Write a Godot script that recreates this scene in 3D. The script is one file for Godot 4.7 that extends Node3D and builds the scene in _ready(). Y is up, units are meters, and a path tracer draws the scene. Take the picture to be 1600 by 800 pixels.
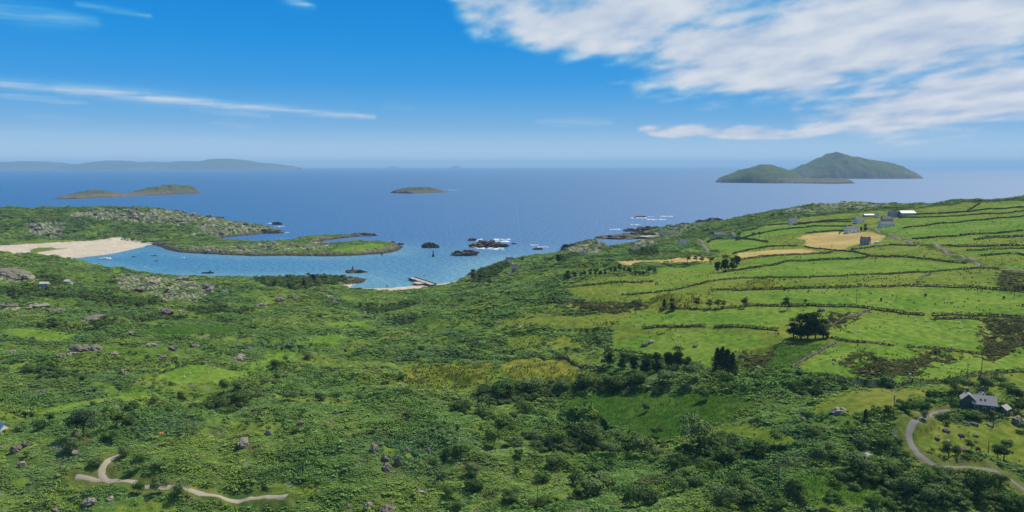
extends Node3D
# Coastal valley, fields, bay and islands seen from a hillside. Places are metres east (x) and south (z) of the viewpoint.
const CONTROL = [-169.9,-240.0,7.15665,-86.7,-245.0,-30.50686,0.0,-232.0,-0.09420,69.4,-196.0,-5.97883,138.7,-196.0,2.58399,-205.9,-245.0,-15.60268,169.1,-195.0,5.99979,77.8,-212.0,27.54988,147.1,-214.0,-38.02072,164.0,-258.0,-3.81462,127.7,-246.0,14.54533,131.5,-231.0,3.03070,204.3,-322.0,-10.02176,179.6,-292.0,1.54243,151.6,-352.0,9.25731,121.4,-312.0,20.60734,273.5,-420.0,-1.36824,299.0,-540.0,-0.08409,367.3,-592.0,-2.97775,174.1,-510.0,1.88120,244.6,-720.0,2.04144,73.2,-368.0,16.36245,99.9,-350.0,-26.40942,49.1,-640.0,13.90191,122.6,-640.0,-7.98065,160.4,-755.0,-2.11742,345.8,-800.0,-2.18739,455.8,-930.0,-1.97809,393.9,-1060.0,1.28151,321.5,-950.0,2.56519,420.6,-1659.7,1.53028,489.3,-1450.0,1.84296,550.0,-1360.0,-1.48490,586.4,-1290.0,10.69521,616.7,-1220.0,-9.72478,677.6,-1150.0,3.87679,740.4,-1100.0,-1.31123,838.6,-1050.0,1.71383,540.7,-800.0,0.17717,407.6,-600.0,3.51654,327.7,-480.0,3.28374,393.3,-480.0,-2.80336,249.6,-300.0,0.62471,162.5,-232.0,11.21586,-128.6,-751.7,1.03465,-109.6,-801.5,-0.77787,-160.3,-781.9,-7.82222,-128.1,-622.3,-1.25202,-58.2,-679.8,-8.39014,-210.4,-770.3,10.04798,0.0,-754.9,-0.04753,36.1,-848.9,9.01877,-22.3,-872.2,-5.76309,-63.1,-456.7,-1.54226,0.0,-465.2,-4.69644,42.1,-491.0,3.36989,32.4,-374.3,-6.77441,0.0,-362.5,0.86233,61.6,-321.6,0.37036,82.0,-268.0,-2.61568,52.3,-271.1,-23.53162,-58.8,-280.2,40.93540,-30.8,-293.5,-10.09319,-90.7,-288.2,-15.43556,-53.4,-252.6,-4.58022,-116.7,-266.1,38.12234,-145.7,-262.9,-21.81253,-183.1,-282.8,24.46716,-187.9,-307.8,-1.35340,-159.7,-339.8,-13.22289,-121.0,-387.9,0.94292,-172.7,-399.3,2.97368,-222.9,-367.5,0.24948,-291.2,-456.9,-5.19294,-219.5,-510.8,2.66401,-314.8,-548.3,2.82134,-413.1,-645.7,3.18611,-591.0,-869.7,1.56412,-519.2,-872.1,8.13724,-471.7,-879.0,-11.62843,-372.4,-794.3,4.22315,-322.4,-804.5,-4.21875,-257.9,-817.4,1.67618,-232.4,-679.3,1.15279,-303.8,-645.9,-4.71043,-161.8,-537.7,-0.37450,-516.6,-637.8,-1.38557,-291.4,-353.9,3.90993,-1005.7,-1703.8,0.01288,-773.9,-1639.5,5.32747,-752.8,-1485.1,0.51803,-895.9,-1433.0,18.81203,-639.4,-1646.0,0.57760,-775.0,-1408.3,-7.09520,-920.7,-1394.9,-18.59087,-1047.8,-1378.7,6.63692,-976.0,-1444.6,-2.98410,-615.2,-1454.7,4.68617,-537.0,-1548.6,-2.97852,-806.6,-1285.5,2.07778,-730.9,-1306.2,2.49153,-829.8,-1222.5,0.76801,-692.0,-1361.1,-4.01024,-944.3,-1236.8,-3.34042,-391.3,-1247.0,3.76275,-237.3,-1244.1,4.99241,-331.9,-1222.5,-3.71824,-497.1,-1247.0,1.60078,-342.7,-1499.5,1.24990,-469.1,-1333.8,-1.60634,-406.9,-1333.8,-0.88563,-266.3,-1309.0,0.43881,-221.8,-1308.4,-2.61031,-444.4,-1218.1,-1.55292,242.8,-1434.3,-0.46800,303.6,-1495.4,-2.74804,167.3,-1095.3,-4.16069,115.6,-1240.0,1.29841,600.0,-1650.0,0.36594,760.0,-1500.0,-3.69085,-1000.0,-1850.0,-1.38762,-700.0,-1780.0,-2.61473]
const TILT = [190.77918,-1.07165,5.10985]
const COAST = [-1900,-1850,-1250,-1870,-1000,-1900,-850,-1880,-720,-1830,-610.7,-1784.4,-536.8,-1693,-493.8,-1626.3,-507.8,-1579.5,-522.2,-1542.6,-546.1,-1507.3,-567.7,-1473.6,-537.6,-1416.5,-495.5,-1392.5,-446.5,-1386.7,-416.4,-1404.4,-412.6,-1441.3,-401,-1480.2,-347.7,-1521.2,-314.8,-1549.8,-282,-1572,-279.4,-1535.4,-324.4,-1473.6,-354,-1416.5,-361.2,-1375.1,-325.4,-1346.9,-301.7,-1369.3,-271.4,-1392.5,-236,-1392.5,-207.2,-1358,-191.3,-1304.1,-190.1,-1244.7,-205.1,-1208,-240.8,-1181.9,-278,-1169.2,-318.9,-1173.4,-360,-1177.6,-398.6,-1173.4,-454.8,-1190.5,-502.4,-1208,-541.1,-1226.1,-576.8,-1263.9,-602.7,-1304.1,-643.9,-1346.9,-642.6,-1325.2,-636.9,-1283.7,-639.4,-1235.4,-641.8,-1190.5,-658.3,-1156.8,-671.4,-1128.9,-669.8,-1102.3,-633.8,-1080.4,-578.2,-1045.8,-534.7,-1013.3,-518.8,-1000.8,-504.6,-982.7,-480.9,-965.2,-449.5,-959.5,-405.2,-951.1,-363.6,-948.4,-321.4,-942.9,-289.2,-942.9,-259.3,-951.1,-228.9,-959.5,-207.2,-953.9,-181.4,-929.4,-179.2,-906.1,-189,-886.3,-192,-872,-176.2,-860.4,-154.2,-860.4,-133.2,-867.3,-119.7,-876.7,-105.3,-881.4,-84.1,-896.1,-66.4,-916.3,-57.8,-942.9,-54.4,-982.7,-39.5,-1032.5,-18.6,-1094.9,0,-1140.7,29.7,-1165.1,60.6,-1190.5,79.7,-1235.4,94,-1304.1,121.8,-1369.3,153.4,-1392.5,166.9,-1358,154.8,-1304.1,146.9,-1273.7,160.8,-1263.9,199.9,-1273.7,224.9,-1293.8,248.3,-1369.3,256.4,-1441.3,238.1,-1480.2,197,-1454.1,167.5,-1454.1,177,-1493.6,214.4,-1535.4,238.3,-1564.6,263.1,-1594.8,295.7,-1626.3,327.6,-1684.3,369.1,-1746.7,421.4,-1813.8,475.3,-1875.5,526.1,-1934.7,640,-1830,760,-1680,930,-1560,1150,-1450,1500,-1380,1900,-1350,1900,200,-1900,200]
const BEACHES = [[-1003.5,-1181.9,-884.7,-1304.1,-831.4,-1325.2,-777.5,-1369.3,-719.8,-1404.4,-644.2,-1352.4,-638.7,-1335.9,-637.5,-1314.5,-632,-1273.7,-634.7,-1226.1,-637.2,-1181.9,-653.7,-1148.7,-664.6,-1117.3,-679.7,-1080.4,-764.7,-1125,-943.1,-1109.7],[-196,-876.7,-185.5,-891.1,-169.2,-881.4,-149.6,-876.7,-121,-886.3,-106.4,-891.1,-66.8,-921.5,-59.3,-891.1,-81,-862.7,-115.4,-844.7,-149.2,-831.7,-179.9,-836],[252.9,-1493.6,301.7,-1549.8,298.1,-1467,249.4,-1325.2,214.4,-1263.9,196.9,-1254.3,226.3,-1314.5,248.1,-1380.8]]
const FIELDS = [
[2,[40,-585.5,51.7,-606.5,108.2,-635.4,147.1,-691.5,189.8,-720.6,282.3,-952.5,363.6,-1075.6,435,-1120.6,489.4,-1094.9,554.5,-1061.1,638.3,-1052.9,701.7,-992.7,228,-313.7,179.7,-296.5,151.5,-291.6,123.1,-316.4,138.1,-373.1,116.3,-374.9,94.5,-364.6,56.1,-420.4,63.4,-476.6,57.2,-514]],
[1,[221,-649.8,252,-671,315.8,-646.6,342.9,-620.9,353.1,-583.3,349,-569.8,311.3,-562.7,264.8,-565.5,227.8,-563.1,196.2,-576,163.8,-582.6,190.9,-623]],
[2,[189.9,-564.1,211.8,-552.4,256.7,-547.9,288.8,-542.5,267.9,-506.6,229.9,-508.6,187.5,-517.1,168.3,-519.1,150,-532.8]],
[2,[278.9,-507.1,306.5,-545.3,345.5,-560.1,361.3,-555,317.3,-488.1,293.7,-491.8]],
[1,[138.7,-515.7,171.9,-503.3,233.4,-497.3,280.7,-487.2,307.5,-472.7,317.2,-464.1,328.8,-458.1,304.2,-422.8,282.7,-419.2,240.3,-427.1,212.9,-440.1,179.4,-453.8,153.4,-465.8,153.8,-483.7,134.5,-507.9]],
[1,[83,-484.2,96.7,-480.4,155.4,-453.7,201.8,-436.4,201.4,-429.8,188.7,-423.5,180.7,-430.4,155.3,-419.2,145.4,-407.9,117.3,-426.9,95.1,-443.2,78.3,-456.1,65.2,-475.4]],
[1,[204.4,-424.6,229.7,-415.5,256.1,-408,241.4,-381.1,227.9,-366.8,225.9,-355.9,221.7,-351.5,189.7,-358.3,164.8,-370.5,160.7,-380,179.9,-399.3,199.9,-420.2]],
[1,[157.7,-359.2,185.3,-351.5,218.2,-344.1,213.6,-332.1,200.8,-318.2,175.1,-299.7,154.7,-291.9,135.8,-299,123,-319.7,138.7,-338.6]],
[1,[230.5,-344.8,260.5,-360.2,232.7,-320.5,208.2,-316.8,203.9,-317.9]],
[4,[112.7,-275.8,128.7,-285.5,152.6,-283.9,182.2,-296.4,217.3,-314,230,-316.6,213.2,-292.7,180.2,-280.6,165.7,-280.9,147.7,-269.9,137.5,-259.1,130.9,-254.8,121.9,-254.4,113.7,-261.1,109.4,-270.3]],
[4,[133.8,-241.3,143.2,-248.1,153.5,-251.7,169,-254.6,184.3,-264.8,198.2,-271.4,165.3,-224.2,155.9,-224.8,144,-226.4,132.7,-224,130.1,-228.4,130.5,-233]],
[3,[333.9,-886.1,355.2,-912.5,390.7,-914.6,394.5,-888,412.8,-887.2,421.1,-870.1,416.1,-841.9,389.3,-799.3,373.4,-784,361.7,-790.3,343.6,-772,329,-745.9,315.8,-806.2,321.1,-832.8,335.4,-857.1]],
[3,[230.3,-770.8,268,-789.9,299,-783.3,301.1,-724,244.8,-720.6,217.1,-719.9]],
[3,[102.7,-779.6,177.7,-774.7,189.8,-778.7,204.7,-748.6,195.1,-729.1,161.9,-718.5,112.8,-737.1]],
[2,[336.4,-748.3,390.3,-758.7,388.8,-720,370.5,-698.8,332.9,-713.4]],
[1,[433,-882.7,528.3,-911,587.7,-870.8,609.9,-861,535.1,-753.5,471.6,-774,422.1,-797.7]],
[1,[413.5,-772.4,461.8,-761,428.6,-700.4,407.9,-740.7]],
[1,[460.5,-753.5,526.3,-740.8,506,-711.9,452.7,-737.4]],
[1,[391.6,-654.6,407.3,-657.7,452.4,-635.1,432.2,-606.2,389.9,-633.5]],
[2,[384.6,-618.7,406.4,-609.8,404.6,-595.5,374.1,-590.9]],
[1,[379.8,-580.2,414.2,-580.5,398.9,-558.4,373.3,-570]],
[1,[496.5,-972.2,559,-917.6,535.9,-885.3,475.9,-920.3]],
[1,[600.9,-983.6,689.9,-975.7,645.4,-911.9,574.6,-957.2,523.3,-992.4]],
[2,[519.5,-977.2,574.2,-945.7,637.9,-901.1,609.9,-861,561.4,-924.2]],
[1,[360.2,-1065.6,438.5,-979.5,417.6,-941,356.3,-936.1,312.7,-923.4,277,-934.3,319.5,-1049.3]],
[2,[411,-1089,481.3,-1076.5,460.4,-1019.4,389.6,-1024.7]],
[1,[429,-922.6,473.5,-958.3,480.9,-949,473.7,-904,433.4,-891.3]],
[1,[289,-969.8,324.6,-959.2,304.5,-898.8,284.3,-907.1]],
[1,[242.6,-938.5,263.1,-1002.2,279.5,-943.1,290.3,-856.4,276.9,-826.9,230.8,-788.2,222,-844.3]],
[1,[186.6,-855.7,217.1,-892.2,202.3,-816.2]],
[1,[202.7,-671.6,241.1,-709.8,311.7,-699.5,317.7,-668.2,304.9,-664.8,255.6,-668.4,224,-658.7,196.7,-642.1]],
[2,[334.2,-688.5,365.2,-688.7,369.6,-670,363.3,-593.6,358.5,-592.4,332.4,-652.3]],
[2,[38.3,-599.3,49.3,-608.2,97.9,-621.2,115.6,-616.6,103.8,-588.2,88,-589.6,50.7,-594.1]],
[1,[116.9,-623.5,167.9,-632.1,193.8,-632.7,166.7,-592.8,148.7,-581.8,113,-589.4]],
[1,[83.5,-559.3,114.2,-557.6,131,-544.5,110.9,-529.9,81.5,-545.3]],
[1,[137.4,-702.5,184.4,-699.8,178.2,-658.7,145.1,-655.6,122.4,-653.6]],
[7,[86.2,-503.6,102.7,-518,122,-497.2,130.9,-494,115.3,-481.3,96.8,-487.4]],
[7,[148.5,-527.2,189.1,-554.8,182.6,-515.8,167.5,-516.5]],
[1,[59.8,-434.5,90.9,-431.6,111.6,-418.9,133.9,-399.6,132.7,-385.5,117.2,-377.8,104.5,-384.8,98.2,-364.5,90.9,-373.4,57.5,-416.9]],
[2,[18.7,-463.5,32.9,-467,45.9,-444.4,39.4,-435.9,24.8,-443.2]],
[7,[-5.7,-436.4,23.9,-413.2,45.1,-385.8,47.4,-377.9,34.8,-375.4,9.9,-382.5,-3.4,-390.8]],
[7,[-63.8,-439.9,-54.6,-451.9,-11.2,-430.3,-11.9,-394.1,-33.4,-385,-50.5,-388.5,-59.2,-407.1]],
[2,[0,-528.6,82.7,-482.7,65.2,-475.4,56.1,-467.1,29.1,-483.5,0,-510.3,-24.2,-511.5,-11.2,-519.7]],
[2,[9.6,-558.5,33.7,-547.4,31.8,-529.8,11.6,-542.8]],
[2,[-2.1,-486.5,20.6,-478.5,17.9,-462.7,0,-457.8]],
[6,[35,-546.3,87.7,-512.5,90.5,-491.5,67.8,-494.3,36.1,-513.9]],
[6,[114.5,-374,135.7,-370.8,142.8,-360.4,124.1,-330.3,108.8,-349.7]],
[6,[181.4,-423.4,199.3,-426.8,181.2,-402.2,164.4,-390.5]],
[6,[260.6,-410.6,296,-411,260.5,-360.2,230.2,-345.8,215.5,-335.1,224,-352.6,241.4,-381.1]],
[6,[364.7,-560.3,392.9,-549.7,337.4,-470.4,314,-477.8,328.1,-504.4]],
[6,[142.5,-308.2,159,-323.1,173.8,-324.7,190.2,-339.2,201.8,-334.1,174,-316.2,165.9,-302.1,148.1,-297.7,140.7,-301.3]],
[6,[139.1,-319,164.3,-343.6,160.4,-329.2,141.4,-311.7]],
[6,[186.7,-343.8,218.2,-344.1,215.3,-340.9,187.4,-339.6]],
[5,[131.3,-371.8,149.9,-362.8,155.1,-360.4,121.8,-323.8,117.2,-343.6]],
[5,[25.1,-351.8,43.2,-355.8,73.7,-339.8,98.9,-308,98.6,-293.3,88,-288.9,72,-287.3,62.7,-286.7,53.1,-293.6,47.2,-309.3,41.5,-317,39.9,-327.6,20.6,-337.7]],
[2,[70,-289.5,80.3,-285.8,88.5,-280.5,93.7,-268.5,96.1,-249.9,97.9,-240.7,87,-248.6,81.9,-267.7,76.1,-279.3]],
[5,[81.4,-215.2,92.7,-216.7,94.9,-208.5,103.9,-205,107.6,-199.2,106.4,-195.8,92.8,-194.4,91.6,-197.7,87.4,-198.1,81.3,-195.7,79.3,-205.9]],
[4,[114.8,-217,118.8,-216.3,123.2,-211.5,127.4,-207.9,125.1,-205.6,119.6,-208.9,112.6,-211.6]],
[4,[150.3,-260.9,162.5,-271.1,165.8,-272.8,160.3,-264.2]],
[2,[15.8,-238.2,22.1,-238.2,25.6,-232.2,20.2,-228.9,16.3,-230.7]],
[2,[-14.8,-239.7,-2.2,-251.7,0,-249.2,-8.4,-238.7,-12.5,-234.7]],
[1,[-274.1,-396.6,-272.9,-407.7,-245.3,-411.6,-246.7,-397.6,-264.8,-390.2]],
[1,[-194.9,-398.8,-188.5,-415.6,-178.3,-423,-163.4,-420.1,-153,-416.3,-152.7,-442.2,-148.3,-464.9,-133.6,-476.9,-132.4,-451.2,-143.2,-413.9,-151.4,-388.4,-174.1,-382.7,-186.8,-392.4]],
[1,[-145.2,-527.6,-125.1,-538.8,-114,-530.2,-120.8,-500.9,-135.5,-491.7]],
[1,[-153.6,-606.8,-138.3,-620.3,-130.7,-634.9,-111,-587.8,-122.6,-571,-145.5,-588.7]],
[2,[-177.2,-754,-164.6,-786.5,-155.6,-758.5,-164.2,-724.4]],
[5,[-255.4,-512.6,-231.6,-547.3,-195.2,-554.6,-191.5,-524.1,-217.9,-506.8,-223,-493.8,-237.2,-496.9]],
[5,[-82,-597.7,-58.6,-621.4,-53.6,-568.2,-70.8,-549.6]],
[1,[-337.6,-491.3,-322.5,-500.8,-291.2,-492.5,-281.9,-504.9,-281.7,-467.5,-307,-469.6,-325.7,-473.5]],
[1,[-215.7,-325.3,-202.9,-343.4,-180.1,-370.8,-173.5,-363.4,-186.1,-342.5,-199.9,-322.1]],
[2,[-89.2,-259.9,-81.7,-261.6,-64.8,-253.4,-70.8,-250.8,-85.7,-255.9]],
[1,[-216,-309.8,-210.8,-312.1,-204.1,-303.8,-208.9,-299]],
[8,[-503.2,-738.9,-491.5,-744.9,-407.1,-646.6,-407.5,-641.1,-447.1,-655.5]],
[8,[-386.5,-564.8,-365.6,-569.7,-328.3,-547.5,-329.5,-541.5,-375,-547.6]],
[8,[-398.1,-753.5,-451.4,-929.8,-334.8,-835.6,-279.7,-728.2,-281.3,-657.9,-310.2,-659.9,-352.6,-677.2]],
[8,[-314.4,-543.5,-298.5,-552.8,-289.8,-540.6,-303.9,-528.8]],
[8,[-269.7,-450.3,-258.3,-461.4,-245.5,-443.6,-258.2,-433.9]],
[8,[-879.7,-1489.2,-858.8,-1567.3,-755,-1628.2,-873.2,-2156.2,-612.7,-1611.8,-659.3,-1500.4,-783.2,-1495.8]],
[8,[-918.5,-1430.2,-848.8,-1456.3,-829.5,-1379.7,-880.2,-1386.5]],
[8,[-626.9,-1483,-603.2,-1784.4,-503.1,-1607.5,-539.2,-1516.7,-601.2,-1392.2,-592.3,-1489.9]],
[8,[-362.9,-1381.7,-322.6,-1335.9,-294.7,-1241.2,-331.7,-1221.7,-350.5,-1252.3]],
[8,[434.3,-1320.3,500.3,-1236.8,1371.8,-3017.6,1434.4,-2912.1,566.1,-1119.7,518.6,-1160.9,450.7,-1187.3]],
[8,[175.2,-1116.3,247.4,-1460.7,312.1,-1537.8,375,-1584.7,505.4,-1870,323.4,-1365.9,293,-1384.8,204,-1093.5]],
[8,[80.6,-1187.4,114.4,-1285.2,166.5,-1354.6,132.9,-1159.8,96.7,-1138.7]],
[8,[-542.1,-1228.5,-526.9,-1268.2,-484.9,-1330.4,-406.8,-1333.4,-361.1,-1290.8,-352.4,-1221.6,-401.4,-1182,-479.1,-1200.8]],
[1,[-296.3,-1225.8,-275.3,-1273.4,-249.1,-1336.2,-216.2,-1308.1,-208.3,-1228,-242.5,-1190.7,-281.4,-1184.2]],
[2,[-162.7,-261.3,-158.7,-263.5,-151.4,-265.1,-147.5,-262,-149,-260.5,-156.9,-260.3]],
[11,[-419,-613.6,-400.1,-633.5,-372.9,-632.9,-340.4,-642.5,-293.3,-634.8,-287.6,-610.8,-324.9,-593.3,-354.2,-591.8,-381.1,-586.6,-398.7,-583.1]],
[11,[-430.6,-664.5,-453.1,-718.7,-422.6,-698.3,-398,-676.4,-400.9,-652.7]],
[11,[-305.6,-885.3,-300.7,-953.9,-263.1,-965.2,-227.8,-955.2,-199.6,-918.5,-195.4,-848.1,-210.9,-772.4,-245,-755.4]],
[11,[-294,-511,-289.4,-535.6,-276.6,-524,-279.1,-499.7]],
[11,[-322.7,-504.6,-318.4,-522.7,-308.7,-513.9,-312.6,-498.6]],
[11,[-284.2,-552.5,-262.6,-578.1,-241.2,-562.4,-261.9,-535.4]],
[11,[-267.7,-625.4,-218.7,-638.4,-216.8,-617.2,-249.9,-595.3]],
[11,[-142.3,-340.8,-141.5,-362,-132,-380.5,-123.9,-368,-126.6,-346.8,-130,-324.5]],
[11,[-47.5,-857.3,-41,-963.8,-9,-1058.9,0,-987.1,-18.2,-853.8,-30.1,-783.2]],
[11,[44.2,-1040.4,86.7,-1134.3,111.9,-1098.1,55.3,-813.4]],
[11,[133.2,-847.8,196.9,-1055.3,163.2,-836.1,136.7,-804.5]],
[11,[-19.5,-373.7,0,-385.2,22.9,-378,62.1,-358.2,62.3,-350.2,25.3,-364.5,-12.6,-361.4]],
[11,[64.6,-268.3,76.6,-265.5,79.4,-244.9,68.6,-244.2]],
[11,[7.9,-301,27.5,-315.4,42.3,-302.4,45.3,-287.5,25.4,-289.6,12.5,-285.4]],
[11,[98.1,-210.5,107,-221.6,115.9,-220,109.6,-207.3,99.2,-204.7]],
[11,[105.2,-198.7,119.8,-202.7,135.7,-202.2,138.8,-196.1,101.5,-191.2]],
[11,[-143.9,-700.3,-102.6,-750.1,-92.6,-721.6,-127.1,-674.1]],
[11,[-105.8,-616.8,-79.6,-619.2,-79.1,-576]],
[11,[-262.3,-394.1,-247.7,-392.5,-224,-380.5,-228.4,-371.3,-248.2,-377.4]],
[2,[-893,-1316.8,-856.5,-1366.6,-764.5,-1367.1,-831.5,-1325.7]],
[2,[-713.7,-1050.9,-791.6,-1261.2,-744.1,-1262.4,-756.8,-1205.1,-646.9,-976.7]]]
const ROADS = [
['track',3.4,[-77.5,-249.3,-83.3,-251.6,-89.4,-253.4,-106.1,-253.5,-117.2,-253.4,-127.5,-254.9,-134.7,-257.1,-140.3,-259.3,-145.3,-261.5,-149.1,-264.6,-150.4,-268.1,-150.2,-271.7,-150,-274.5,-149,-276.9]],
['track',2.2,[-147.2,-262.4,-151.1,-262.4,-157.1,-261.9]],
['drive',2.7,[151.2,-207.8,147.1,-212.7,142.6,-216.1,136.3,-218.4,129.5,-220,126.9,-222.5,126.3,-226.1,127.4,-232.8,129.4,-238.9,134.4,-244.5,141.5,-250.9,146.2,-256.4,150.7,-260.4,155.5,-260.9]],
['lane',4.0,[437.1,-923.3,422.2,-860.3,412.6,-802.7,398.7,-735,382.8,-663.5,368,-610,365.5,-584.9,368.3,-562.3,381.4,-539.9]],
['lane',4.0,[254.3,-1017.7,233.7,-925.1,222.7,-866.5,215.7,-830.9,203.2,-797.9]]]
const HEDGES = [
['bank',1.3,[194.7,-571.5,226.3,-559.2,261.5,-558.3,309.5,-559.4,349,-569.8,364.5,-563.8]],
['bank',1.8,[138.7,-524,174.2,-510.4,227.7,-503.6,267.3,-501.4,307.7,-480.6,320.6,-469.2,331.1,-461.4]],
['bank',1.9,[145,-464.3,171.2,-454.7,194.8,-444.6,209.6,-437.1,232.1,-419.9]],
['bank',2.0,[236.3,-419.7,257.8,-417.7,283.5,-413.5,296,-411]],
['wall',1.3,[208.8,-435.5,194.8,-420.9,180.6,-407.1,167.3,-397.6]],
['wall',1.3,[158.7,-363.8,141.2,-344.7,123.5,-327.1]],
['bank',1.2,[158.9,-375.6,165.3,-362.3,182.3,-355.9]],
['bank',1.3,[187.7,-353.2,204.5,-351.7,220.1,-347.3]],
['bank',1.9,[122.6,-318.6,130.2,-300.9,144.6,-290.3,164,-291.3,185.6,-302,205.1,-314,220.2,-318.2,232.7,-320.5]],
['bank',1.6,[213.2,-717.1,244.8,-720.6,305.6,-720.3]],
['bank',1.8,[178.3,-634.9,222.5,-654.2,255.6,-668.4,304.9,-664.8,319.9,-666.7,337.3,-648.9,351.1,-612.1,357.7,-592.7]],
['wall',1.4,[310.6,-801.6,320.1,-725.5,322.1,-677.6]],
['bank',1.5,[333.3,-741.3,375.2,-750.2,394.7,-731]],
['bank',1.6,[419.4,-792.5,468.6,-769.1,514,-759.7,535.1,-753.5]],
['bank',1.4,[460.8,-893.6,532.9,-880.3,584.5,-866,609.9,-861]],
['bank',2.6,[445.9,-729.2,466.6,-725.1,503.2,-707.8]],
['bank',2.0,[398.7,-735,406.8,-695.5,432.7,-671.7,464.9,-653]],
['bank',1.6,[400.5,-665,438.4,-646.3,454.8,-638.6]],
['bank',1.6,[385.7,-622.3,410.3,-615.8,408.1,-593.3]],
['bank',1.6,[363.6,-1075.6,443.8,-991.4]],
['bank',1.6,[274.5,-925.9,330.9,-977.9,367.3,-987.5,428.3,-956.2]],
['bank',1.5,[523.3,-992.4,574.6,-957.2,607.2,-954.3,649.2,-917.4]],
['bank',1.3,[578,-962.9,629.2,-1023.5]],
['bank',1.4,[499.3,-977.7,561.4,-924.2,630.6,-890.7]],
['bank',1.4,[37.9,-592.2,57.8,-589.4,90.8,-585.2,109.2,-582.2]],
['bank',1.3,[79.6,-541.8,102.8,-534.9,120.9,-540.7,157.9,-569.9,194.7,-571.5]],
['bank',1.6,[78.9,-448.4,91.3,-442.8,111,-428]],
['bank',1.8,[114.7,-424.1,125.8,-418.5,139.2,-405.2,142.6,-400]],
['bank',1.7,[-69,-457.1,-29.3,-453.2,0,-439.3,22.4,-417.8,34.8,-402.3,48.5,-386.7]],
['bank',1.5,[95.5,-484.7,112,-475.9,129.1,-463.8,144.5,-462.7]],
['wall',1.2,[266.1,-499.1,288.4,-528.9,306.2,-549]],
['bank',1.5,[230.9,-411.1,243.2,-411,257,-409.3]],
['bank',1.8,[242.6,-938.5,268,-988.9,282.3,-952.5,294.4,-868.7]],
['bank',1.6,[226.8,-774.5,274.7,-820.2,306.6,-812.7]],
['bank',1.5,[357.4,-918.3,393.2,-920.5,402.2,-897]],
['bank',1.5,[382,-1027.4,432.8,-1025.1,460.2,-1009.5]],
['bank',1.4,[57.5,-416.9,77.6,-391.2,91.4,-371.2]],
['bank',1.2,[-189.5,-394.5,-179.6,-426.1,-165.1,-424.7]],
['bank',1.6,[146.7,-251.2,154.5,-253.3,169.2,-255.6,186.1,-267.5]]]
const TREES = [['pine',51.4,-391.4,10.8],
['pine',57.4,-385.8,9.5],
['pine',63.1,-380.4,11.5],
['pine',68.4,-376.6,11.7],
['pine',72.8,-372.6,12.3],
['pine',78.3,-369.5,10.5],
['pine',82.1,-366.7,11.8],
['pine',86.7,-364.7,8.0],
['conifer',97.2,-351.1,11.3],
['conifer',99.2,-349.6,11.5],
['conifer',100.7,-346.3,11.4],
['conifer',102.3,-343.7,11.0],
['pine',144.7,-382.5,11.2],
['pine',146.8,-377.6,15.2],
['pine',148.8,-374.4,16.7],
['pine',152.4,-373.8,15.0],
['pine',156.8,-375.0,11.3],
['broad',164.7,-446.2,8.1],
['conifer',98.4,-482.8,7.0],
['pine',102.8,-478.2,9.1],
['broad',117.4,-476.3,6.9],
['broad',124.0,-468.6,6.8],
['broad',128.5,-466.0,6.3],
['broad',131.5,-464.2,5.1],
['broad',142.9,-459.8,7.1],
['pine',47.4,-631.9,9.7],
['dark',53.2,-632.1,8.5],
['dark',58.2,-629.2,7.5],
['dark',61.0,-628.4,7.7],
['dark',65.7,-627.7,9.4],
['dark',70.1,-627.1,9.4],
['dark',73.7,-627.7,8.3],
['dark',77.9,-628.2,8.0],
['dark',82.6,-629.3,6.9],
['dark',86.2,-630.9,7.6],
['dark',91.2,-633.0,8.4],
['dark',94.5,-635.2,6.6],
['dark',99.6,-638.0,8.2],
['dark',105.2,-641.2,7.4],
['dark',109.1,-643.7,6.8],
['dark',112.9,-645.7,6.9],
['dark',118.0,-647.6,8.4],
['dark',122.9,-648.5,6.0],
['broad',166.5,-714.8,7.1],
['broad',174.9,-714.4,5.8],
['broad',179.4,-710.5,7.0],
['broad',186.2,-704.4,7.0],
['pine',174.9,-638.1,11.5],
['pine',181.0,-638.6,15.6],
['pine',191.6,-652.7,11.8],
['pine',200.9,-673.2,11.5],
['cypress',-169.4,-289.7,11.3],
['broad',-161.0,-298.8,6.9],
['broad',135.1,-225.8,5.5],
['broad',137.0,-225.7,4.6],
['broad',141.7,-225.6,4.0],
['copper',144.8,-226.8,4.0],
['broad',150.6,-226.4,5.9],
['broad',152.5,-226.3,6.1],
['broad',126.0,-248.3,5.0],
['conifer',120.0,-249.3,4.4],
['broad',293.2,-975.7,7.0],
['broad',298.8,-936.3,6.7],
['broad',306.0,-934.0,6.7],
['pine',416.4,-891.9,9.6],
['pine',410.2,-889.7,7.2],
['broad',404.9,-894.6,5.6],
['pine',384.9,-888.5,4.8],
['pine',51.1,-834.4,11.3],
['broad',14.4,-1055.2,8.6],
['broad',138.5,-881.8,7.9],
['broad',148.8,-855.0,7.7],
['broad',168.5,-911.1,6.6],
['pine',-44.8,-875.3,13.4],
['pine',-35.4,-831.0,12.0],
['broad',-23.3,-780.9,7.1],
['broad',-144.3,-867.3,3.1],
['pine',-221.1,-836.3,12.9],
['pine',-219.1,-790.1,10.7],
['broad',-225.3,-765.3,9.0],
['pine',-218.6,-877.9,10.3],
['broad',-242.5,-768.3,8.3],
['broad',-190.9,-303.0,5.6]]
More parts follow.
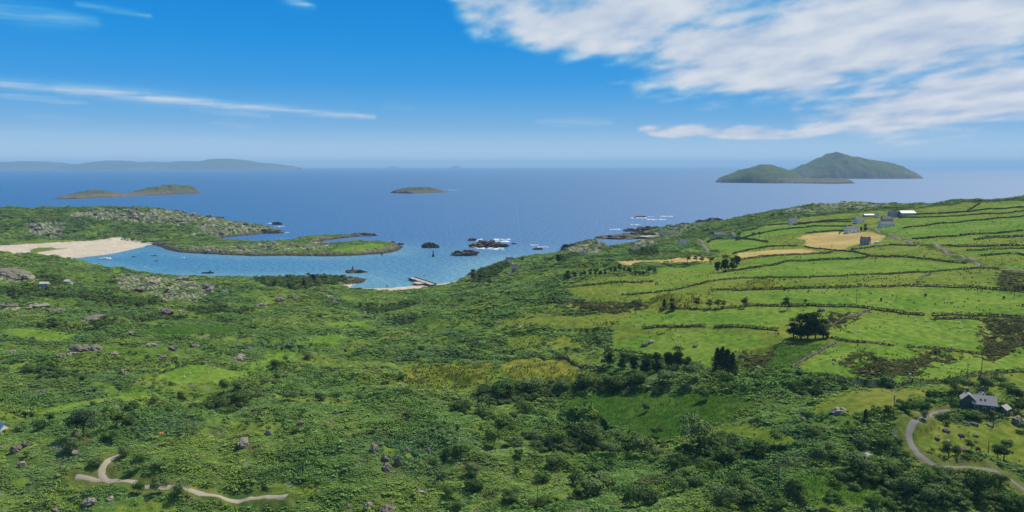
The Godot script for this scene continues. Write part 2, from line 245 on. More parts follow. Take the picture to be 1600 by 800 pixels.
const BUSHES = [[26.0,-241.9,16.6],[16.9,-291.7,10.2],[29.2,-298.0,16.2],[43.0,-292.6,16.9],[48.1,-274.2,13.5],[67.8,-266.8,16.8],[43.8,-225.7,6.4],[40.1,-215.8,8.8],[34.6,-217.3,10.0],[61.7,-208.7,10.3],[69.0,-210.4,8.2],[31.0,-317.5,19.9],[92.9,-207.8,5.5],[75.2,-203.3,5.4],[96.2,-204.0,4.0],[100.6,-211.8,11.9],[108.3,-212.3,11.9],[77.4,-196.0,9.0],[85.3,-192.9,6.8],[110.0,-199.4,9.9],[114.1,-194.9,9.0],[115.3,-202.7,8.2],[128.9,-199.9,10.6],[135.2,-197.3,8.7],[112.9,-234.6,7.4],[119.5,-233.9,5.7],[-4.1,-314.6,9.9],[49.5,-356.8,13.6],[37.8,-363.6,15.8],[25.6,-369.6,14.1],[11.4,-374.4,14.9],[-3.2,-373.0,16.2],[-14.7,-375.7,13.0],[60.9,-351.0,10.3],[72.0,-346.3,12.0],[83.9,-339.5,13.5],[94.7,-331.1,11.5],[-52.1,-356.9,8.1],[-136.7,-425.1,8.8],[-134.4,-439.6,6.1],[-124.6,-451.0,7.8],[82.5,-316.5,6.6],[58.4,-295.8,5.7],[82.1,-246.7,10.4],[86.4,-229.0,8.0],[94.1,-225.8,7.9],[63.1,-235.5,8.7],[57.2,-250.5,9.7],[71.2,-246.0,8.6],[36.4,-276.7,9.7],[16.8,-272.7,9.1],[10.4,-262.7,6.9],[-19.7,-281.0,7.4],[-26.1,-283.7,6.0],[-14.1,-267.9,8.0],[-25.6,-264.7,5.1],[-20.9,-249.4,6.2],[-13.5,-255.8,7.7],[-92.2,-353.6,6.8],[-85.5,-357.8,8.1],[-139.5,-373.9,9.1],[-144.9,-371.1,7.7],[-135.1,-337.6,11.8],[-129.1,-347.0,10.9],[-126.4,-359.3,12.5],[-129.2,-387.3,6.7],[-150.3,-325.6,6.8],[-149.4,-343.6,6.6],[-161.2,-360.5,6.3],[122.4,-205.8,6.2],[125.2,-202.7,7.2],[118.9,-222.2,4.7],[121.1,-228.4,5.2],[136.6,-250.8,7.4],[134.9,-254.7,6.7],[139.2,-247.4,4.3],[149.3,-253.9,4.4],[158.2,-253.6,4.9],[156.0,-259.8,4.1],[169.2,-278.6,7.3],[179.5,-283.5,6.4],[175.5,-261.9,5.5],[185.8,-270.7,6.1],[188.3,-278.0,5.8],[160.3,-236.5,4.1],[171.5,-246.6,4.7],[89.0,-248.1,6.5],[108.9,-221.6,5.8],[107.4,-231.3,5.3],[101.4,-232.6,5.3],[102.9,-250.7,6.1],[106.6,-264.8,5.5],[116.0,-281.3,6.4],[114.4,-300.1,6.8],[120.9,-303.5,5.8],[148.6,-293.4,8.6],[-75.2,-361.0,6.3],[-67.8,-391.4,6.1],[-128.8,-249.7,6.6],[-121.1,-249.5,7.0],[-113.3,-249.4,7.5],[-159.1,-289.8,7.6],[-159.0,-303.7,6.4],[-194.1,-300.6,6.3],[-202.4,-301.3,6.3],[-167.9,-279.9,6.4],[-35.6,-290.6,4.6],[123.5,-224.3,2.8],[123.9,-218.3,3.1],[125.9,-215.7,3.4],[128.8,-213.3,3.8],[131.4,-211.4,3.7],[135.2,-210.4,3.3],[124.5,-234.8,3.3],[154.5,-253.3,3.1],[160.8,-252.8,3.1],[166.2,-254.3,3.1],[146.4,-252.7,3.5],[147.1,-248.8,3.0],[180.2,-280.6,7.3],[176.3,-284.3,5.9],[192.6,-286.6,7.0],[179.6,-259.4,5.0],[163.6,-275.1,6.2],[-145.7,-275.2,6.3],[-153.0,-268.0,5.6],[-135.6,-263.7,7.0],[-55.8,-290.3,4.1],[-173.2,-334.6,8.7],[-106.2,-354.2,7.4],[-171.7,-352.8,6.1],[-11.6,-332.3,14.5],[-23.7,-340.9,11.9],[5.9,-341.7,13.7],[1.3,-293.2,10.3],[8.1,-308.4,9.7],[-7.7,-291.9,8.7],[68.0,-220.8,7.0],[76.8,-224.3,6.7],[56.6,-221.7,7.0],[50.1,-218.2,7.7],[30.5,-266.9,8.4],[22.3,-253.3,6.7],[8.3,-234.9,7.1],[0.0,-242.5,6.4],[105.8,-203.3,5.4],[97.9,-194.3,6.2],[140.5,-209.8,6.3],[133.2,-210.0,5.6],[59.1,-323.2,5.1],[193.3,-293.4,7.6],[146.8,-263.8,6.0],[152.7,-268.3,5.1]]
const BOULDERS = [[-105.5,-287.2,7.0,4.0],[-188.8,-278.1,4.4,2.9],[-179.8,-267.3,2.8,1.9],[-174.5,-292.1,3.1,2.0],[-166.4,-278.1,3.2,1.5],[-189.9,-286.1,3.5,2.0],[-51.9,-275.4,2.9,3.4],[-47.1,-271.5,3.3,2.9],[-45.7,-265.7,3.3,2.8],[-42.5,-270.9,2.9,3.3],[-40.1,-281.2,1.7,1.5],[-43.7,-288.5,1.3,1.3],[-32.1,-255.2,3.1,1.3],[-40.9,-239.7,5.9,3.0],[-48.3,-243.1,3.4,2.1],[-55.0,-243.9,2.6,1.7],[-35.3,-241.8,2.1,1.3],[-88.3,-306.8,3.2,2.1],[-99.4,-298.8,3.1,2.1],[-77.8,-306.5,1.9,1.9],[-63.3,-325.9,2.0,1.1],[-51.5,-334.3,1.7,0.9],[-32.6,-286.3,1.5,2.5],[-32.4,-338.3,1.8,0.9],[-142.3,-244.0,4.3,2.2],[-149.4,-248.2,2.2,1.5],[-136.7,-246.6,3.0,1.3],[-151.8,-241.0,3.8,1.7],[117.3,-263.3,6.0,2.3],[138.5,-238.3,2.5,1.2],[141.5,-237.4,2.1,0.8],[147.7,-240.5,2.1,1.1],[152.2,-240.3,1.9,1.0],[144.5,-243.7,2.6,1.1],[154.6,-249.8,2.2,1.1],[157.1,-249.5,3.0,1.1],[162.4,-248.9,2.0,0.9],[142.9,-231.5,2.8,1.2],[173.4,-251.8,4.4,2.6],[-257.5,-445.9,15.4,3.8],[-257.6,-436.0,7.5,3.4],[-249.3,-445.0,11.5,3.1],[-290.4,-431.8,4.8,3.4],[-257.0,-422.4,8.0,3.3],[-257.2,-430.2,5.2,3.3],[-201.3,-472.1,7.3,3.7],[-223.2,-460.9,8.7,2.4],[-207.6,-454.4,7.1,2.7],[-212.2,-402.3,3.1,2.8],[-203.8,-391.1,4.7,2.0],[-220.3,-385.6,2.7,2.0],[-303.7,-470.7,3.2,2.0],[-264.5,-597.3,6.1,2.6],[-267.6,-578.3,11.9,3.5],[-301.4,-646.6,8.8,5.0],[-300.6,-535.1,20.2,3.7],[-256.7,-501.1,5.2,1.7],[-203.5,-432.7,5.2,1.9],[-231.2,-430.7,5.2,1.9],[-165.5,-468.2,4.8,2.8],[-165.1,-450.2,9.3,3.9],[180.8,-437.2,4.5,1.9],[78.3,-417.3,4.3,1.8],[73.8,-414.0,4.3,1.8],[90.2,-402.6,2.8,1.4],[98.2,-398.5,2.7,1.4],[6.4,-493.9,6.8,2.5],[-166.1,-706.1,8.5,5.4],[-176.9,-725.8,8.7,3.7],[-191.5,-754.9,5.2,1.9],[-133.3,-676.4,4.6,1.7],[-123.6,-670.7,3.4,1.7],[-104.2,-581.0,3.0,1.5],[-86.0,-626.9,4.3,1.6],[-78.8,-781.2,4.0,2.0],[-129.4,-591.0,3.0,1.5],[-110.4,-558.8,3.8,1.4],[-214.2,-690.0,9.4,4.7],[-222.8,-667.6,11.4,3.4],[-226.2,-354.8,3.7,2.2],[-228.9,-357.6,3.1,1.9],[-221.1,-364.3,2.5,1.3],[104.3,-262.9,2.3,1.1],[16.1,-274.1,1.9,1.2],[17.3,-261.9,1.4,1.2],[120.0,-230.4,1.6,0.8],[-3.6,-837.8,5.7,3.6],[3.6,-851.9,5.8,4.4],[-80.8,-948.4,4.8,2.4],[-207.0,-712.4,7.3,3.0],[-285.8,-712.2,8.5,4.3],[-320.6,-751.6,10.3,3.8],[-346.9,-790.0,12.1,4.0],[-305.4,-745.7,10.2,5.1],[-346.8,-726.0,14.9,3.7],[-341.6,-683.9,15.2,4.1],[-372.1,-739.7,12.6,3.2],[-271.3,-705.9,8.4,3.0],[-317.5,-694.9,10.7,4.2],[-467.3,-703.3,30.0,4.8],[-428.7,-665.9,17.0,3.4],[-378.4,-559.9,19.2,2.9],[-353.4,-557.9,19.1,2.9],[-334.0,-547.5,11.3,2.3]]
const POLES = [[-160.7,-259.4,8.2],[-128.8,-290.5,10.7],[-138.3,-295.9,5.2],[8.2,-232.7,8.6],[78.1,-212.9,8.6],[128.0,-246.5,8.2],[179.4,-291.3,8.8],[202.1,-318.5,8.3],[207.0,-449.6,8.8],[256.9,-392.1,6.7],[162.7,-248.0,5.2],[149.4,-229.1,5.2],[-156.5,-241.0,6.8],[308.4,-459.7,5.5],[155.5,-723.1,7.4],[94.2,-587.5,5.0],[329.4,-777.0,5.3],[374.0,-594.7,5.0],[336.5,-718.6,5.0],[381.2,-586.3,5.0]]
const HOUSES = [['cottage_long',456.7,-923.7,20.3,4],['house_grey',474.0,-957.7,14.6,-8],['house_white',447.9,-978.3,13.2,20],['shed_long',482.5,-1026.6,19.1,6],['house_white',488.1,-1013.0,7.7,60],['house_white',400.2,-890.8,16.6,6],['house_gable',363.8,-777.5,11.2,-35],['house_white',387.0,-1045.9,12.4,15],['house_white',409.5,-1094.9,8.3,70],['house_white',219.0,-963.9,12.3,5],['house_grey',284.8,-1038.2,17.6,4],['house_pink',290.9,-999.0,8.5,50],['house_white',286.2,-1357.9,13.8,-10],['house_white',297.7,-1490.7,11.4,10],['house_white',175.0,-1085.1,12.0,5],['house_white',100.7,-1078.1,8.2,20],['house_white',2.9,-856.3,6.6,30],['house_white',-3.5,-1036.0,10.6,0],['shed_white',-396.6,-636.6,9.2,10],['shed_white',-394.3,-667.0,7.4,-12]]
const BARN_AT = Vector3(511.3,75.0,-995.0)
const COTTAGE_AT = Vector3(166.0,54.0,-260.2)
const SHED_AT = Vector3(173.0,53.6,-258.7)
const GAZEBO_AT = Vector3(110.2,51.2,-227.0)
const HUT_AT = Vector3(-210.3,32.8,-302.0)
const TENT_AT = Vector3(-141.0,32.3,-294.4)
const VAN_AT = Vector3(378.0,60.3,-782.5)
const LANDMARKS = [["near the stone cottage",164,-258],["near the garden pavilion",111,-228],["beside the cottage driveway",125,-222],["beside the cottage driveway foot",143,-213],["around the dark meadow",62,-322],["below the row of conifers",69,-361],["near the pine clump",154,-387],["by the gravel track bend",-147,-265],["along the gravel track",-105,-253],["near the broad cypress",-173,-295],["near the orange tent",-143,-298],["near the big pale boulder",-106,-288],["on the knoll with grey crags",-48,-274],["around the small wet meadow",92,-201],["near the pole by the big round bush",8,-241],["near the big round bush",27,-248],["by the yellow patch of grass",85,-272],["near the rushy yellow fields",-14,-415],["by the bright field under the rocky slope",-166,-408],["on the slope below the rocky hill",-230,-486],["above the sandy cove",-157,-764],["near the quay",-83,-810],["on the brow above the beach",-489,-776],["by the pasture with the slabs",-262,-441],["on the rocky hill above the bay",-343,-730],["on the headland behind the beach",-771,-1523],["on the headland tip",-579,-1556],["on the grassy spit",-371,-1250],["near the blue roofed hut",-207,-304],["on the open bracken slope",-57,-362],["on the valley side below the fields",22,-507],["in the hollow under the knoll",-102,-334]]
const BOATS = [['yacht',-612.1,-1132.8,17.2],['boat_dark',-582.7,-1160.9,7.8],['boat_dark',-557.0,-1173.4,8.9],['boat_blue',-524.4,-1109.7,7.5],['boat_white',-502.5,-1148.7,6.8],['trawler',-397.5,-982.7,15.7],['boat_white',-510.6,-1045.8,3.5],['boat_dark',-112.0,-959.5,4.0]]
const SKERRIES = [[119.2,-1254.3,63.5,13.7],[209.0,-1460.5,76.4,7.4],[261.4,-1521.2,48.7,9.0],[362.6,-1701.7,40.2,8.6],[-378.9,-1467.0,61.8,4.9],[-304.5,-1521.2,60.3,5.1],[-511.2,-1579.5,59.9,8.0],[-139.9,-1293.8,25.1,9.8],[-72.8,-1181.9,36.9,9.0],[-42.0,-1304.1,55.0,12.1],[-74.4,-1416.5,16.7,4.8],[-204.5,-988.7,23.3,4.2],[-198.4,-1341.4,12.4,3.4],[43.4,-1263.9,16.0,4.3],[3.4,-1352.4,9.1,2.3],[348.6,-2054.7,31.2,5.2],[251.9,-1618.3,24.6,6.8],[284.0,-1626.3,37.0,11.0],[318.8,-1675.8,19.8,7.1],[453.0,-1823.8,27.7,10.8],[501.8,-1886.2,41.3,11.1],[410.9,-1784.4,37.6,7.5],[-560.2,-1803.9,22.8,7.6],[-786.1,-2024.6,34.1,5.1]]
const PERCHES = [[-121.7,-1165.1,9.8],[-204.4,-1186.2,4.0],[-214.7,-1013.3,5.1]]
const FOAM = [[-69.9,-1435.1,27.8],[-19.5,-1441.3,34.0],[-32.7,-1404.4,65.1],[339.6,-2037.0,49.8],[382.4,-2088.3,17.6],[427.4,-2101.6,39.0],[294.9,-1803.9,22.8],[228.4,-1667.3,28.1],[39.6,-1335.9,15.8],[53.1,-1304.1,17.6],[375.4,-1976.2,50.0],[-589.7,-1844.1,20.2],[-478.0,-1587.1,21.4],[-282.0,-1557.2,15.8],[-336.9,-4357.4,58.8],[303.7,-1710.5,28.8],[-38.1,-1283.7,54.1],[-535.2,-1746.7,22.1],[60.2,-1314.5,8.9]]
const ISLANDS = [
['moylaun',-1867,-3161,-1574,-3900,90,[0.000,1,0.044,8,0.120,17,0.199,27,0.260,30,0.343,22,0.408,14,0.461,10,0.520,14,0.590,25,0.662,35,0.736,41,0.813,43,0.891,40,0.956,26,1.000,3]],
['islet',-538,-3811,-309,-4091,90,[0.000,5,0.096,18,0.280,27,0.534,26,0.730,14,0.864,6,1.000,2]],
['deenish',1676,-6460,2533,-5790,420,[0.000,8,0.083,58,0.186,101,0.286,133,0.350,144,0.432,123,0.527,92,0.607,47,0.689,33,0.801,39,0.910,35,0.975,22,1.000,7]],
['scariff',3126,-8489,4535,-8279,900,[0.000,9,0.100,88,0.219,159,0.314,229,0.384,271,0.455,250,0.572,215,0.688,186,0.803,158,0.895,103,0.964,47,1.000,6]],
['hills',-20804,-27000,-14699,-27000,2500,[0.000,108,0.222,199,0.444,244,0.556,278,0.648,290,0.741,244,0.852,153,0.944,131,1.000,85]],
['hills',-15092,-26500,-11541,-26500,2500,[0.000,86,0.125,153,0.281,265,0.406,309,0.562,242,0.781,265,0.906,175,1.000,86]],
['hills',-13128,-27500,-7647,-27500,2500,[0.000,84,0.134,200,0.231,293,0.378,293,0.483,362,0.546,385,0.630,316,0.714,246,0.819,200,0.903,130,1.000,65]],
['stack',-6566,-40000,-5930,-40000,400,[0.000,37,0.263,74,0.632,81,1.000,37]],
['stack',-3216,-40000,-2647,-40000,400,[0.000,37,0.294,74,0.529,139,0.765,71,1.000,37]]]
const PIER_A = Vector3(-123.8,3.0,-925.3)
const PIER_B = Vector3(-91.2,3.0,-869.6)
const PIER_C = Vector3(-115.6,3.0,-857.9)
const STREAKS = [[-34.77,5.10,-26.04,4.75,0.338,0.50],[-30.43,4.84,-21.29,4.32,0.387,0.75],[-25.28,4.53,-10.13,3.51,0.242,0.90],[-34.14,4.95,-30.43,4.92,0.193,0.50],[-33.53,4.29,-28.87,4.02,0.193,0.50],[-35.09,9.44,-28.03,9.08,0.580,0.45],[-29.05,10.15,-24.81,9.77,0.193,0.40],[-16.79,11.68,-14.22,11.02,0.338,0.50],[1.90,3.28,7.35,3.16,0.338,0.30],[-32.27,3.13,-28.39,2.85,0.145,0.18],[-21.35,2.88,-18.41,2.72,0.145,0.25],[-33.68,1.99,-17.59,1.56,0.387,0.12],[-9.42,4.30,-7.10,4.14,0.242,0.12],[-22.54,3.85,-17.52,3.44,0.242,0.30],[-16.36,11.78,-14.65,11.21,0.290,0.40]]
const DECK = [-10.94,17.37,-7.41,13.44,-5.13,11.70,-2.82,9.27,0.00,8.66,2.83,7.74,5.65,7.08,8.45,6.50,11.23,5.68,13.95,5.04,16.61,4.80,18.79,4.13,20.55,2.28,23.81,2.40,26.55,2.31,30.22,2.55,33.62,2.85,39.69,3.21,49.20,3.64]
const BANKS = [[9.45,2.64,20.55,2.24,0.435]]
const HEDGE_LABELS = ["low dark hedge bank along the upper edge of the rushy pasture", "long dark hedge bank above the big pasture with the cows", "thick hedge bank below the big pasture, ending at a gap", "thick hedge bank running on from the gap towards brown heath",
"grey stone wall running down beside the pine clump", "grey stone wall between the dark meadow and the heathy pasture", "short bramble bank below the pasture with many sheep", "bramble bank along the top of the heathy pasture",
"long hedge bank between the heathy pasture and the yellowish meadow", "hedge bank above the pasture under the narrow hay field", "long hedge bank crossing below the hay fields to the lane", "stone wall along the lower edge of the big golden hay field", "hedge bank between the hay field and the stubble strip",
"hedge bank below the wide pasture beside the lane", "hedge bank above the wide pasture beside the lane", "bushy hedge among the small fields beyond the lane", "hedge bank beside the straight lane", "low bank between two small fields near the lane", "short bank around a small field by the lane bend",
"hedge bank of the hillside fields below the ridge houses", "hedge bank above the golden hay field on the hillside", "hedge bank below the ridge at the top of the fields", "short bank climbing to the ridge", "hedge bank behind the white roofed barn fields",
"hedge below the row of slim trees", "winding bank between scrub and the upper pastures", "dark bramble bank above the pasture with boulders, up to a gap", "dark bramble bank running from the gap to the pine clump",
"long bank above the yellow rushy fields on the valley side", "bank under the scattered trees of the rushy field", "wall along the short walled lane between two pastures", "bramble bank along the upper edge of the sheep pasture",
"hedge bank around the green fields near the shore road", "hedge bank below the green fields near the shore road", "hedge bank along the top of the golden hay field", "hedge bank below the hillside houses", "bramble bank in front of the row of dark conifers", "low bank along the bright field below the rocky slope", "clipped hedge between the stone cottage and its lawn"]
const HOUSE_LABELS = ["long low white cottage with slate roof beside the lane top", "grey house with slate roof just behind the long white cottage", "white house with slate roof west of the hilltop farm sheds", "long low shed with a pale roof in the hilltop hamlet", "tiny white house between the hilltop farm and the barn", "white house with slate roof at the top edge of the hay field", "grey house with steep gable beside the golden hay field", "white house with slate roof under the bare ridge", "small white house close behind the one under the bare ridge", "white house with slate roof near the rocky inlet", "long grey house near the hedged green fields by the sea", "pink house with slate roof beside the long grey house", "white house on the rocks above the small inlet", "small white house out on the rocky point", "white house half hidden by trees above the shore", "small white house in scrub below the slim tree row", "white house on the slope above the quay", "wide white house at the brow above the bay", "low white roofed shed among the rocks above the beach", "small white roofed shed on the scrub slope above the beach"]
const SKERRY_LABELS = ["broad brown rocky knoll jutting from the scrub shore", "long low reef closing the inlet", "rough brown shelf at the head of the inlet", "dark shelf below the point house", "low dark rocks at the root of the thin reef", "long thin reef behind the grassy spit", "dark rock platform at the headland tip", "low dark rock beside the tall beacon", "flat brown rock close to the shore of the bay", "largest dark rock of the group with breaking surf", "small dark rock in the white surf", "low rock carrying a stubby beacon", "small rock off the tip of the grassy spit", "small dark rock off the scrub shore", "tiny dark rock awash in the channel", "dark rock awash in surf well offshore", "low dark reef at the mouth of the inlet", "craggy dark reef beside the inlet", "dark crag at the rocky point", "dark crag on the shore below the green slope", "broad dark crag at the end of the shore", "low dark crag between the shore crags", "dark rock off the headland point", "low dark rock at the back of the headland"]
const POLE_LABELS = ["wooden pole beside the track junction", "pole with crossarm standing behind the knoll", "short pole near the orange tent", "pole with crossarm in the bracken by the big round bush", "pole with crossarm in the bracken beside the dark meadow", "pole with crossarm at the edge of the yellowish meadow", "pole with crossarm at the hedge above the cottage", "pole at the hedge below the heathy pasture", "pole with crossarm standing in the big pasture", "pole at the edge of the brown heath", "pole in front of the stone cottage", "pole at the foot of the cottage lawn", "thin pole in the heather below the track", "pole near the dark heath at the top pasture", "pole in the narrow hay field", "pole near the row of slim trees", "pole below the big golden hay field", "pole beside the bend of the lane", "pole at the stone wall below the hay field", "pole in the small field beyond the lane bend"]
const BOAT_LABELS = ["white sailing yacht with a bare mast moored off the beach", "small dark boat moored next to the yacht", "small dark boat with a cuddy farther from the beach", "small navy blue boat between the dark boat and shore", "small white boat near the grassy spit", "black fishing boat with wheelhouse in the bay", "tiny white dinghy alone in the bay", "tiny dark boat off the quay"]

func tree_label(k: int) -> Array:
	if k < 8:
		return ["dark conifer in the row of eight by the boulder pasture", "row of eight dark conifers"]
	if k < 12:
		return ["dark conifer in the tight clump of four beside the heath", "tight clump of four conifers"]
	if k < 17:
		return ["tall dark pine in the big clump by the stone wall", "big pine clump"]
	if k == 17:
		return ["lone round tree on the bank near the pine clump", ""]
	if k == 18 or k == 19:
		return ["dark tree of the pair at the rushy field bank", "pair of trees at the rushy field"]
	if k < 25:
		return ["rounded tree on the bank along the rushy field", "trees along the rushy field bank"]
	if k == 25:
		return ["broad dark pine at the end of the slim tree row", ""]
	if k < 43:
		return ["slim dark tree in the long row above the olive field", "long row of slim trees"]
	if k < 47:
		return ["small round tree along the narrow hay field", "small trees along the narrow hay field"]
	if k < 51:
		return ["dark pine in the clump between the two narrow hay fields", "clump between hay fields"]
	if k == 51:
		return ["broad dark cypress spreading above the track", ""]
	if k == 52:
		return ["green tree beside the broad dark cypress", ""]
	if k == 56:
		return ["small copper leaved tree on the cottage lawn", ""]
	if k < 59:
		return ["small green tree at the foot of the cottage lawn", "young trees on the cottage lawn"]
	if k == 59:
		return ["round tree by the pole at the yellowish meadow edge", ""]
	if k == 60:
		return ["small dark conifer at the yellowish meadow edge", ""]
	if k < 64:
		return ["small tree beside the long grey house near the sea", "trees by the long grey house"]
	if k < 68:
		return ["dark tree sheltering the house at the golden hay field", "trees at the hay field house"]
	if k == 68:
		return ["broad dark tree on the brow above the rocky shore", ""]
	if k == 69:
		return ["round tree by the wide white house on the brow", ""]
	if k < 73:
		return ["tree around the half hidden white house", "trees around the half hidden house"]
	if k < 76:
		return ["dark tree on the steep bank above the quay", "trees above the quay"]
	if k == 76:
		return ["small tree at the head of the sandy cove", ""]
	if k < 82:
		return ["dark tree in the grove on the low hill by the cove", "grove by the cove"]
	return ["grey green tree near the blue roofed hut", ""]

var grid_h := PackedFloat32Array()
var grid_s := PackedFloat32Array()
var cover := PackedByteArray()
var rough_a := FastNoiseLite.new()
var rough_b := FastNoiseLite.new()
var tone_a := FastNoiseLite.new()
var tone_b := FastNoiseLite.new()
var taken := {}
var mats := {}
var leaf_v := PackedVector3Array()
var leaf_n := PackedVector3Array()
var leaf_c := PackedColorArray()
var leaf_i := PackedInt32Array()

const GX := -1600.0
const GZ := -2000.0
const NX := 321
const NZ := 190
const MAP_W := 3200
const MAP_H := 1900

# ---------------------------------------------------------------- helpers
func lin(r: float, g: float, b: float) -> Color:
	return Color(r, g, b).linear_to_srgb()

func mat(key: String, c: Color, rough := 0.9, spec := 0.3, vertex := false) -> StandardMaterial3D:
	if mats.has(key):
		return mats[key]
	var m := StandardMaterial3D.new()
	m.resource_name = key
	m.albedo_color = c
	m.roughness = rough
	m.metallic_specular = spec
	m.vertex_color_use_as_albedo = vertex
	mats[key] = m
	return m

func grain(freq: float, low: float, high: float, seed_value: int, size := 512, octaves := 5) -> NoiseTexture2D:
	var n := FastNoiseLite.new()
	n.seed = seed_value
	n.frequency = freq
	n.fractal_octaves = octaves
	var g := Gradient.new()
	g.set_color(0, Color(low, low, low))
	g.set_color(1, Color(high, high, high))
	var t := NoiseTexture2D.new()
	t.width = size
	t.height = size
	t.seamless = true
	t.noise = n
	t.color_ramp = g
	return t

func relief(freq: float, seed_value: int, strength := 4.0, size := 512) -> NoiseTexture2D:
	var t := grain(freq, 0.0, 1.0, seed_value, size)
	t.as_normal_map = true
	t.bump_strength = strength
	t.color_ramp = null
	return t

func triplanar(m: StandardMaterial3D, scale1: float) -> void:
	m.uv1_triplanar = true
	m.uv1_world_triplanar = true
	m.uv1_scale = Vector3(scale1, scale1, scale1)

func numbered(called: String) -> String:
	var k: int = taken.get(called, 0)
	taken[called] = k + 1
	return called if k == 0 else "%s_%03d" % [called, k]

func tag(o: Node3D, label: String, category: String, group := "") -> Node3D:
	o.set_meta("label", label)
	o.set_meta("category", category)
	if group != "":
		o.set_meta("group", group)
	return o

func thing(called: String, at: Vector3, turn: float, label: String, category: String, group := "") -> Node3D:
	var o := Node3D.new()
	o.name = numbered(called)
	add_child(o)
	o.position = at
	o.rotation.y = turn
	return tag(o, label, category, group)

func put(called: String, mesh: Mesh, m: Material, parent: Node3D = null) -> MeshInstance3D:
	var o := MeshInstance3D.new()
	o.mesh = mesh
	if m:
		o.material_override = m
	o.cast_shadow = GeometryInstance3D.SHADOW_CASTING_SETTING_ON
	if parent == null:
		o.name = numbered(called)
		add_child(o)
	else:
		o.name = called
		parent.add_child(o, true)
	return o

func structure(called: String, mesh: Mesh, m: Material) -> MeshInstance3D:
	var o := put(called, mesh, m)
	o.set_meta("kind", "structure")
	return o

func arrays_mesh(v: PackedVector3Array, n: PackedVector3Array, c: PackedColorArray, i: PackedInt32Array) -> ArrayMesh:
	var a := []
	a.resize(Mesh.ARRAY_MAX)
	a[Mesh.ARRAY_VERTEX] = v
	a[Mesh.ARRAY_NORMAL] = n
	if c.size():
		a[Mesh.ARRAY_COLOR] = c
	a[Mesh.ARRAY_INDEX] = i
	var m := ArrayMesh.new()
	m.add_surface_from_arrays(Mesh.PRIMITIVE_TRIANGLES, a)
	return m

# ---------------------------------------------------------------- shape of the land
func build_grid() -> void:
	rough_a.seed = 11
	rough_a.frequency = 1.0 / 65.0
	rough_a.fractal_octaves = 3
	rough_b.seed = 12
	rough_b.frequency = 1.0 / 13.0
	rough_b.fractal_octaves = 3
	tone_a.seed = 13
	tone_a.frequency = 1.0 / 48.0
	tone_a.fractal_octaves = 4
	tone_b.seed = 14
	tone_b.frequency = 1.0 / 5.0
	tone_b.fractal_octaves = 3
	grid_h.resize(NX * NZ)
	grid_s.resize(NX * NZ)
	grid_h.fill(-8.0)
	grid_s.fill(-300.0)
	var ctl := PackedFloat32Array(CONTROL)
	var np := ctl.size() / 3
	var coast := PackedFloat32Array(COAST)
	var nc := coast.size() / 2
	var outline := PackedVector2Array()
	for k in nc:
		outline.append(Vector2(coast[k * 2], coast[k * 2 + 1]))
	var sand: Array[PackedVector2Array] = []
	for b in BEACHES:
		var q := PackedVector2Array()
		for k in b.size() / 2:
			q.append(Vector2(b[k * 2], b[k * 2 + 1]))
		sand.append(q)
	for bj in range(0, NZ, 8):
		for bi in range(0, NX, 8):
			var mid := Vector2(GX + (bi + 4) * 10.0, GZ + (bj + 4) * 10.0)
			if absf(mid.x) > 0.76 * absf(mid.y) + 180.0:
				continue
			var near: Array[int] = []
			var closest := 1e9
			for k in nc:
				var q := Geometry2D.get_closest_point_to_segment(mid, outline[k], outline[(k + 1) % nc])
				var dd := q.distance_to(mid)
				closest = minf(closest, dd)
				if dd < 180.0:
					near.append(k)
			var mid_in := Geometry2D.is_point_in_polygon(mid, outline)
			for j in range(bj, mini(bj + 8, NZ)):
				for i in range(bi, mini(bi + 8, NX)):
					var x := GX + i * 10.0
					var z := GZ + j * 10.0
					var s := 300.0 if mid_in else -300.0
					var p := Vector2(x, z)
					if closest < 125.0:
						var d := 1e9
						for k in near:
							d = minf(d, Geometry2D.get_closest_point_to_segment(p, outline[k], outline[(k + 1) % nc]).distance_squared_to(p))
						d = sqrt(d)
						s = d if Geometry2D.is_point_in_polygon(p, outline) else -d
					grid_s[j * NX + i] = s
					if s <= 0.0:
						grid_h[j * NX + i] = maxf(-8.0, 0.4 + 0.25 * s)
						continue
					var fx := x / 100.0
					var fz := z / 100.0
					var h: float = TILT[0] + TILT[1] * fx + TILT[2] * fz
					for k in np:
						var dx := fx - ctl[k * 3] / 100.0
						var dz := fz - ctl[k * 3 + 1] / 100.0
						var r2 := dx * dx + dz * dz
						if r2 > 0.0:
							h += ctl[k * 3 + 2] * 0.5 * r2 * log(r2)
					var most := 0.4 + 0.34 * s
					for q in sand:
						if s < 125.0 and Geometry2D.is_point_in_polygon(p, q):
							most = 0.2 + 0.02 * s
					grid_h[j * NX + i] = minf(maxf(h, 1.2), most)

func sample(a: PackedFloat32Array, x: float, z: float) -> float:
	var fx := clampf((x - GX) * 0.1, 0.0, NX - 1.001)
	var fz := clampf((z - GZ) * 0.1, 0.0, NZ - 1.001)
	var i := int(fx)
	var j := int(fz)
	var p := j * NX + i
	fx -= i
	fz -= j
	return lerpf(lerpf(a[p], a[p + 1], fx), lerpf(a[p + NX], a[p + NX + 1], fx), fz)

func ground(x: float, z: float) -> float:
	var h := sample(grid_h, x, z)
	var k := clampf(h * 0.1, 0.0, 1.0)
	var c := cover_at(x, z)
	if c >= 1 and c <= 5:
		k *= 0.25
	h += (rough_a.get_noise_2d(x, z) * 4.6 + rough_b.get_noise_2d(x, z) * 0.55 + rough_a.get_noise_2d(x * 2.9 + 77.0, z * 2.9) * 2.4) * k
	var s := sample(grid_s, x, z)
	if s < 40.0 and s > -14.0 and c != 9:
		h += (absf(rough_b.get_noise_2d(x * 0.6 + 300.0, z * 0.6)) * 4.0 - 0.5) * (1.0 - absf(s - 12.0) / 28.0)
	return h

